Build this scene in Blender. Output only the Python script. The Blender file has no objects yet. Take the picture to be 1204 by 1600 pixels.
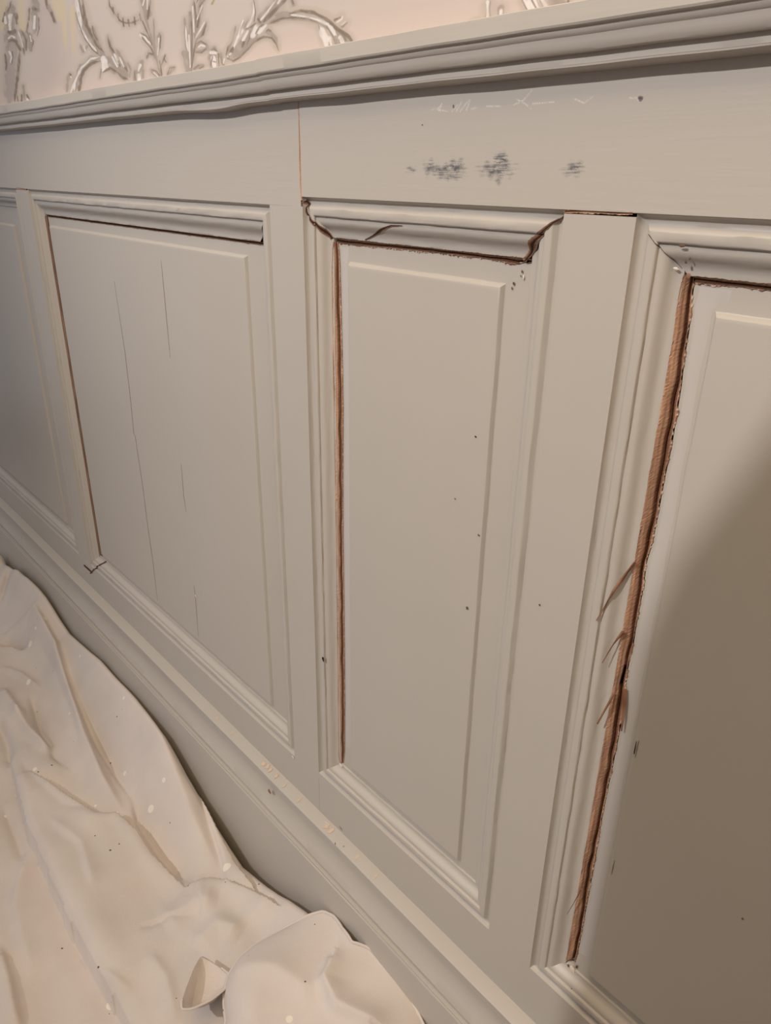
import bpy, math, random
import numpy as np
random.seed(7); rng = np.random.default_rng(7)
SC = bpy.context.scene
U = 0.36            # metres per wall unit (the camera stands one unit off the wall)
H = 2.4             # camera height in wall units
FLOOR = -H
CAM_R = [0.6602927,0.7508643,0.0147056]
CAM_U = [-0.3168505,0.2607711,0.9119234]
CAM_F = [-0.6808959,0.6067958,-0.410097]
FPX = 1163.137
CRACKS = {'p4_left': [[-0.5347,-0.1181,-0.5217,-0.1169],[-0.5357,-0.1276,-0.5199,-0.126],[-0.5364,-0.1442,-0.5196,-0.1423],[-0.5356,-0.1794,-0.5167,-0.1768],[-0.5342,-0.1973,-0.5152,-0.1944],[-0.5334,-0.234,-0.515,-0.2307],[-0.5325,-0.2716,-0.512,-0.2675],[-0.5318,-0.3203,-0.511,-0.3154],[-0.5322,-0.3711,-0.5099,-0.365],[-0.5325,-0.4238,-0.5119,-0.4174],[-0.5319,-0.4782,-0.5119,-0.4713],[-0.5333,-0.5355,-0.5129,-0.5276],[-0.5342,-0.5711,-0.5168,-0.5639],[-0.5337,-0.6191,-0.5145,-0.6105],[-0.5333,-0.6688,-0.5148,-0.6599],[-0.5341,-0.7011,-0.5148,-0.6915],[-0.5344,-0.7339,-0.5137,-0.7231],[-0.5341,-0.7604,-0.5159,-0.7505],[-0.5322,-0.7865,-0.5158,-0.7772],[-0.5315,-0.8136,-0.5145,-0.8037],[-0.5328,-0.8424,-0.5127,-0.8303],[-0.5335,-0.8713,-0.5108,-0.8572],[-0.5317,-0.8992,-0.5101,-0.8853],[-0.5311,-0.9283,-0.5105,-0.9147],[-0.5306,-1.004,-0.5117,-0.9905],[-0.5314,-1.0843,-0.5137,-1.0706],[-0.5306,-1.1672,-0.5142,-1.1536],[-0.5298,-1.254,-0.5129,-1.239],[-0.529,-1.3452,-0.5132,-1.3301],[-0.5265,-1.4392,-0.5134,-1.4259],[-0.5251,-1.498,-0.5137,-1.4859],[-0.5245,-1.5491,-0.5159,-1.5395]],'p4_top': [[-0.5212,-0.1194,-0.5196,-0.1277],[-0.5055,-0.1191,-0.5036,-0.1286],[-0.4789,-0.1172,-0.4768,-0.1274],[-0.453,-0.1167,-0.4509,-0.1262],[-0.416,-0.1185,-0.4141,-0.127],[-0.3488,-0.122,-0.347,-0.1294],[-0.2582,-0.1266,-0.2568,-0.1321]],'p3_left': [[-1.3284,-0.1267,-1.3196,-0.1261],[-1.3323,-0.1424,-1.3155,-0.1412],[-1.3352,-0.1819,-1.3124,-0.1798],[-1.3357,-0.2219,-1.3115,-0.2193],[-1.3362,-0.376,-1.3081,-0.3711],[-1.3346,-0.4955,-1.3066,-0.489],[-1.3347,-0.6553,-1.3099,-0.6478],[-1.3333,-0.8272,-1.3115,-0.8189],[-1.3345,-1.1746,-1.3102,-1.1616],[-1.3348,-1.3465,-1.3107,-1.3318],[-1.3357,-1.5313,-1.314,-1.5163],[-1.331,-1.5568,-1.3204,-1.5493]],'p3_top': [[-1.3216,-0.1191,-1.3218,-0.1294],[-1.2743,-0.1167,-1.2744,-0.1303],[-1.2472,-0.1169,-1.2472,-0.1293],[-1.2069,-0.1175,-1.2068,-0.1284],[-1.1304,-0.1149,-1.13,-0.1274],[-1.0592,-0.1146,-1.0585,-0.1271],[-0.9925,-0.1152,-0.9917,-0.1264],[-0.93,-0.1157,-0.929,-0.1269],[-0.9,-0.1183,-0.8991,-0.1277],[-0.857,-0.1181,-0.8558,-0.1293],[-0.8319,-0.1204,-0.8308,-0.1302],[-0.8182,-0.122,-0.8177,-0.126]],'p2_left': [[-3.1198,-0.1508,-3.0984,-0.1486],[-3.1142,-0.1969,-3.0927,-0.1944],[-3.1107,-0.2378,-3.089,-0.2351],[-3.1075,-0.2699,-3.0858,-0.267],[-3.0998,-0.3333,-3.0808,-0.3307],[-3.1056,-0.3826,-3.0864,-0.3797],[-3.0971,-0.5032,-3.0777,-0.4996],[-3.0931,-0.6849,-3.0748,-0.6806],[-3.0896,-0.8758,-3.0724,-0.871],[-3.0872,-1.0086,-3.0697,-1.0031],[-3.0846,-1.2288,-3.0683,-1.2226],[-3.0736,-1.3804,-3.057,-1.3735],[-3.0743,-1.6069,-3.0615,-1.6009]],'p2_top': [[-3.0882,-0.1522,-3.0847,-0.1476],[-2.737,-0.1477,-2.7334,-0.1425],[-2.4824,-0.1478,-2.4785,-0.142],[-2.261,-0.1486,-2.2578,-0.1431],[-2.1268,-0.1477,-2.1246,-0.1433],[-1.9456,-0.1469,-1.943,-0.1411],[-1.7717,-0.1478,-1.7695,-0.1424],[-1.6288,-0.1465,-1.6274,-0.1421]],'p3_mitre_r': [[-0.8196,-0.1212,-0.8138,-0.1247],[-0.8062,-0.1057,-0.7985,-0.1113],[-0.8017,-0.0935,-0.789,-0.0978],[-0.7924,-0.0848,-0.7804,-0.0893],[-0.7811,-0.0792,-0.7727,-0.083],[-0.7682,-0.0694,-0.7598,-0.0713],[-0.7576,-0.0623,-0.7512,-0.0645],[-0.7453,-0.0543,-0.7414,-0.0568],[-0.7322,-0.0455,-0.7286,-0.0462]],'p3_mitre_l': [[-1.4052,-0.0512,-1.3981,-0.0459],[-1.3974,-0.0563,-1.3886,-0.0529],[-1.3958,-0.0711,-1.3875,-0.0684],[-1.3822,-0.0864,-1.3751,-0.0827],[-1.3613,-0.1027,-1.3519,-0.0975],[-1.337,-0.1229,-1.3284,-0.1183]],'joint': [[-1.4073,0.1471,-1.4029,0.1469],[-1.4082,0.0954,-1.4042,0.0953],[-1.4099,0.0289,-1.4058,0.029],[-1.4096,-0.0238,-1.405,-0.0236],[-1.4077,-0.0476,-1.4021,-0.0472]],'stile_b_top': [[-0.7302,-0.0432,-0.73,-0.0448],[-0.7246,-0.0415,-0.7242,-0.0444],[-0.7077,-0.0388,-0.7069,-0.0441],[-0.6906,-0.0368,-0.6895,-0.0438],[-0.6634,-0.0389,-0.6627,-0.0437],[-0.642,-0.04,-0.6414,-0.0437],[-0.6131,-0.0407,-0.6128,-0.0423]],'stile_a_top': [[-3.2947,-0.0614,-3.2895,-0.0564],[-3.2388,-0.0626,-3.2335,-0.0576],[-3.1805,-0.0639,-3.1765,-0.0603]],'p2_foot_a': [[-3.2649,-1.6977,-3.2499,-1.6865],[-3.212,-1.6979,-3.1928,-1.6834],[-3.1601,-1.6963,-3.1456,-1.6853]],'p2_foot_b': [[-3.1787,-1.7076,-3.19,-1.7078],[-3.0891,-1.6398,-3.1024,-1.6393],[-3.0133,-1.5837,-3.0226,-1.5828]],'p3_cove': [[-1.2237,-0.1169,-1.2253,-0.1154],[-1.1973,-0.1086,-1.2002,-0.1057],[-1.1531,-0.0935,-1.1565,-0.0895],[-1.1265,-0.0855,-1.1277,-0.0822],[-1.0964,-0.0829,-1.0965,-0.0816]],'p4_mitre': [[-0.585,-0.0671,-0.5843,-0.0664],[-0.5689,-0.0822,-0.5682,-0.0815],[-0.553,-0.0965,-0.5524,-0.0958],[-0.5393,-0.1092,-0.5388,-0.1086]]}
HAIR = {'p2_a': [[-2.5124,-0.3273],[-2.4994,-0.5614],[-2.5042,-0.7153],[-2.5142,-0.8594],[-2.5052,-0.8594],[-2.4953,-1.0552],[-2.4962,-1.2113],[-2.4908,-1.3718],[-2.4944,-1.5425]],'p2_b': [[-2.1493,-0.2282],[-2.1515,-0.3337],[-2.1539,-0.4169],[-2.1557,-0.5184]],'p2_c': [[-2.1565,-0.8662],[-2.1632,-0.9864],[-2.1561,-1.0411]],'p2_d': [[-2.156,-1.3264],[-2.1543,-1.3674],[-2.163,-1.5446]],'p4_a': [[-0.4683,-0.8939],[-0.4688,-0.9129],[-0.4689,-0.9344]],'p4_b': [[-0.4699,-1.1866],[-0.4707,-1.2079],[-0.4707,-1.227]]}
SPLINTERS = {'a': [[-0.5344,-0.5665,-0.5304,-0.5676],[-0.5429,-0.5868,-0.5388,-0.5877],[-0.5507,-0.607,-0.5459,-0.6078],[-0.5573,-0.6273,-0.5524,-0.6278],[-0.5628,-0.6462,-0.5583,-0.6464],[-0.5678,-0.6666,-0.5644,-0.6667],[-0.5736,-0.6891,-0.5719,-0.6892]],'b': [[-0.5345,-0.7001,-0.5286,-0.7022],[-0.5407,-0.7143,-0.5354,-0.7154],[-0.5443,-0.7305,-0.5419,-0.7306],[-0.549,-0.7491,-0.5467,-0.749],[-0.553,-0.769,-0.5518,-0.769]],'c': [[-0.5327,-0.8295,-0.5268,-0.8287],[-0.5356,-0.8484,-0.5309,-0.8478],[-0.5396,-0.8697,-0.536,-0.8692],[-0.5441,-0.8975,-0.5417,-0.897]],'d': [[-0.528,-1.3202,-0.5264,-1.3196],[-0.5337,-1.3557,-0.5324,-1.3552],[-0.5408,-1.3934,-0.5401,-1.3931]],'e': [[-0.5162,-0.8129,-0.5105,-0.8092],[-0.5111,-0.8402,-0.5041,-0.8359],[-0.5071,-0.8684,-0.5011,-0.8653],[-0.5042,-0.8954,-0.5024,-0.8945]]}
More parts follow.
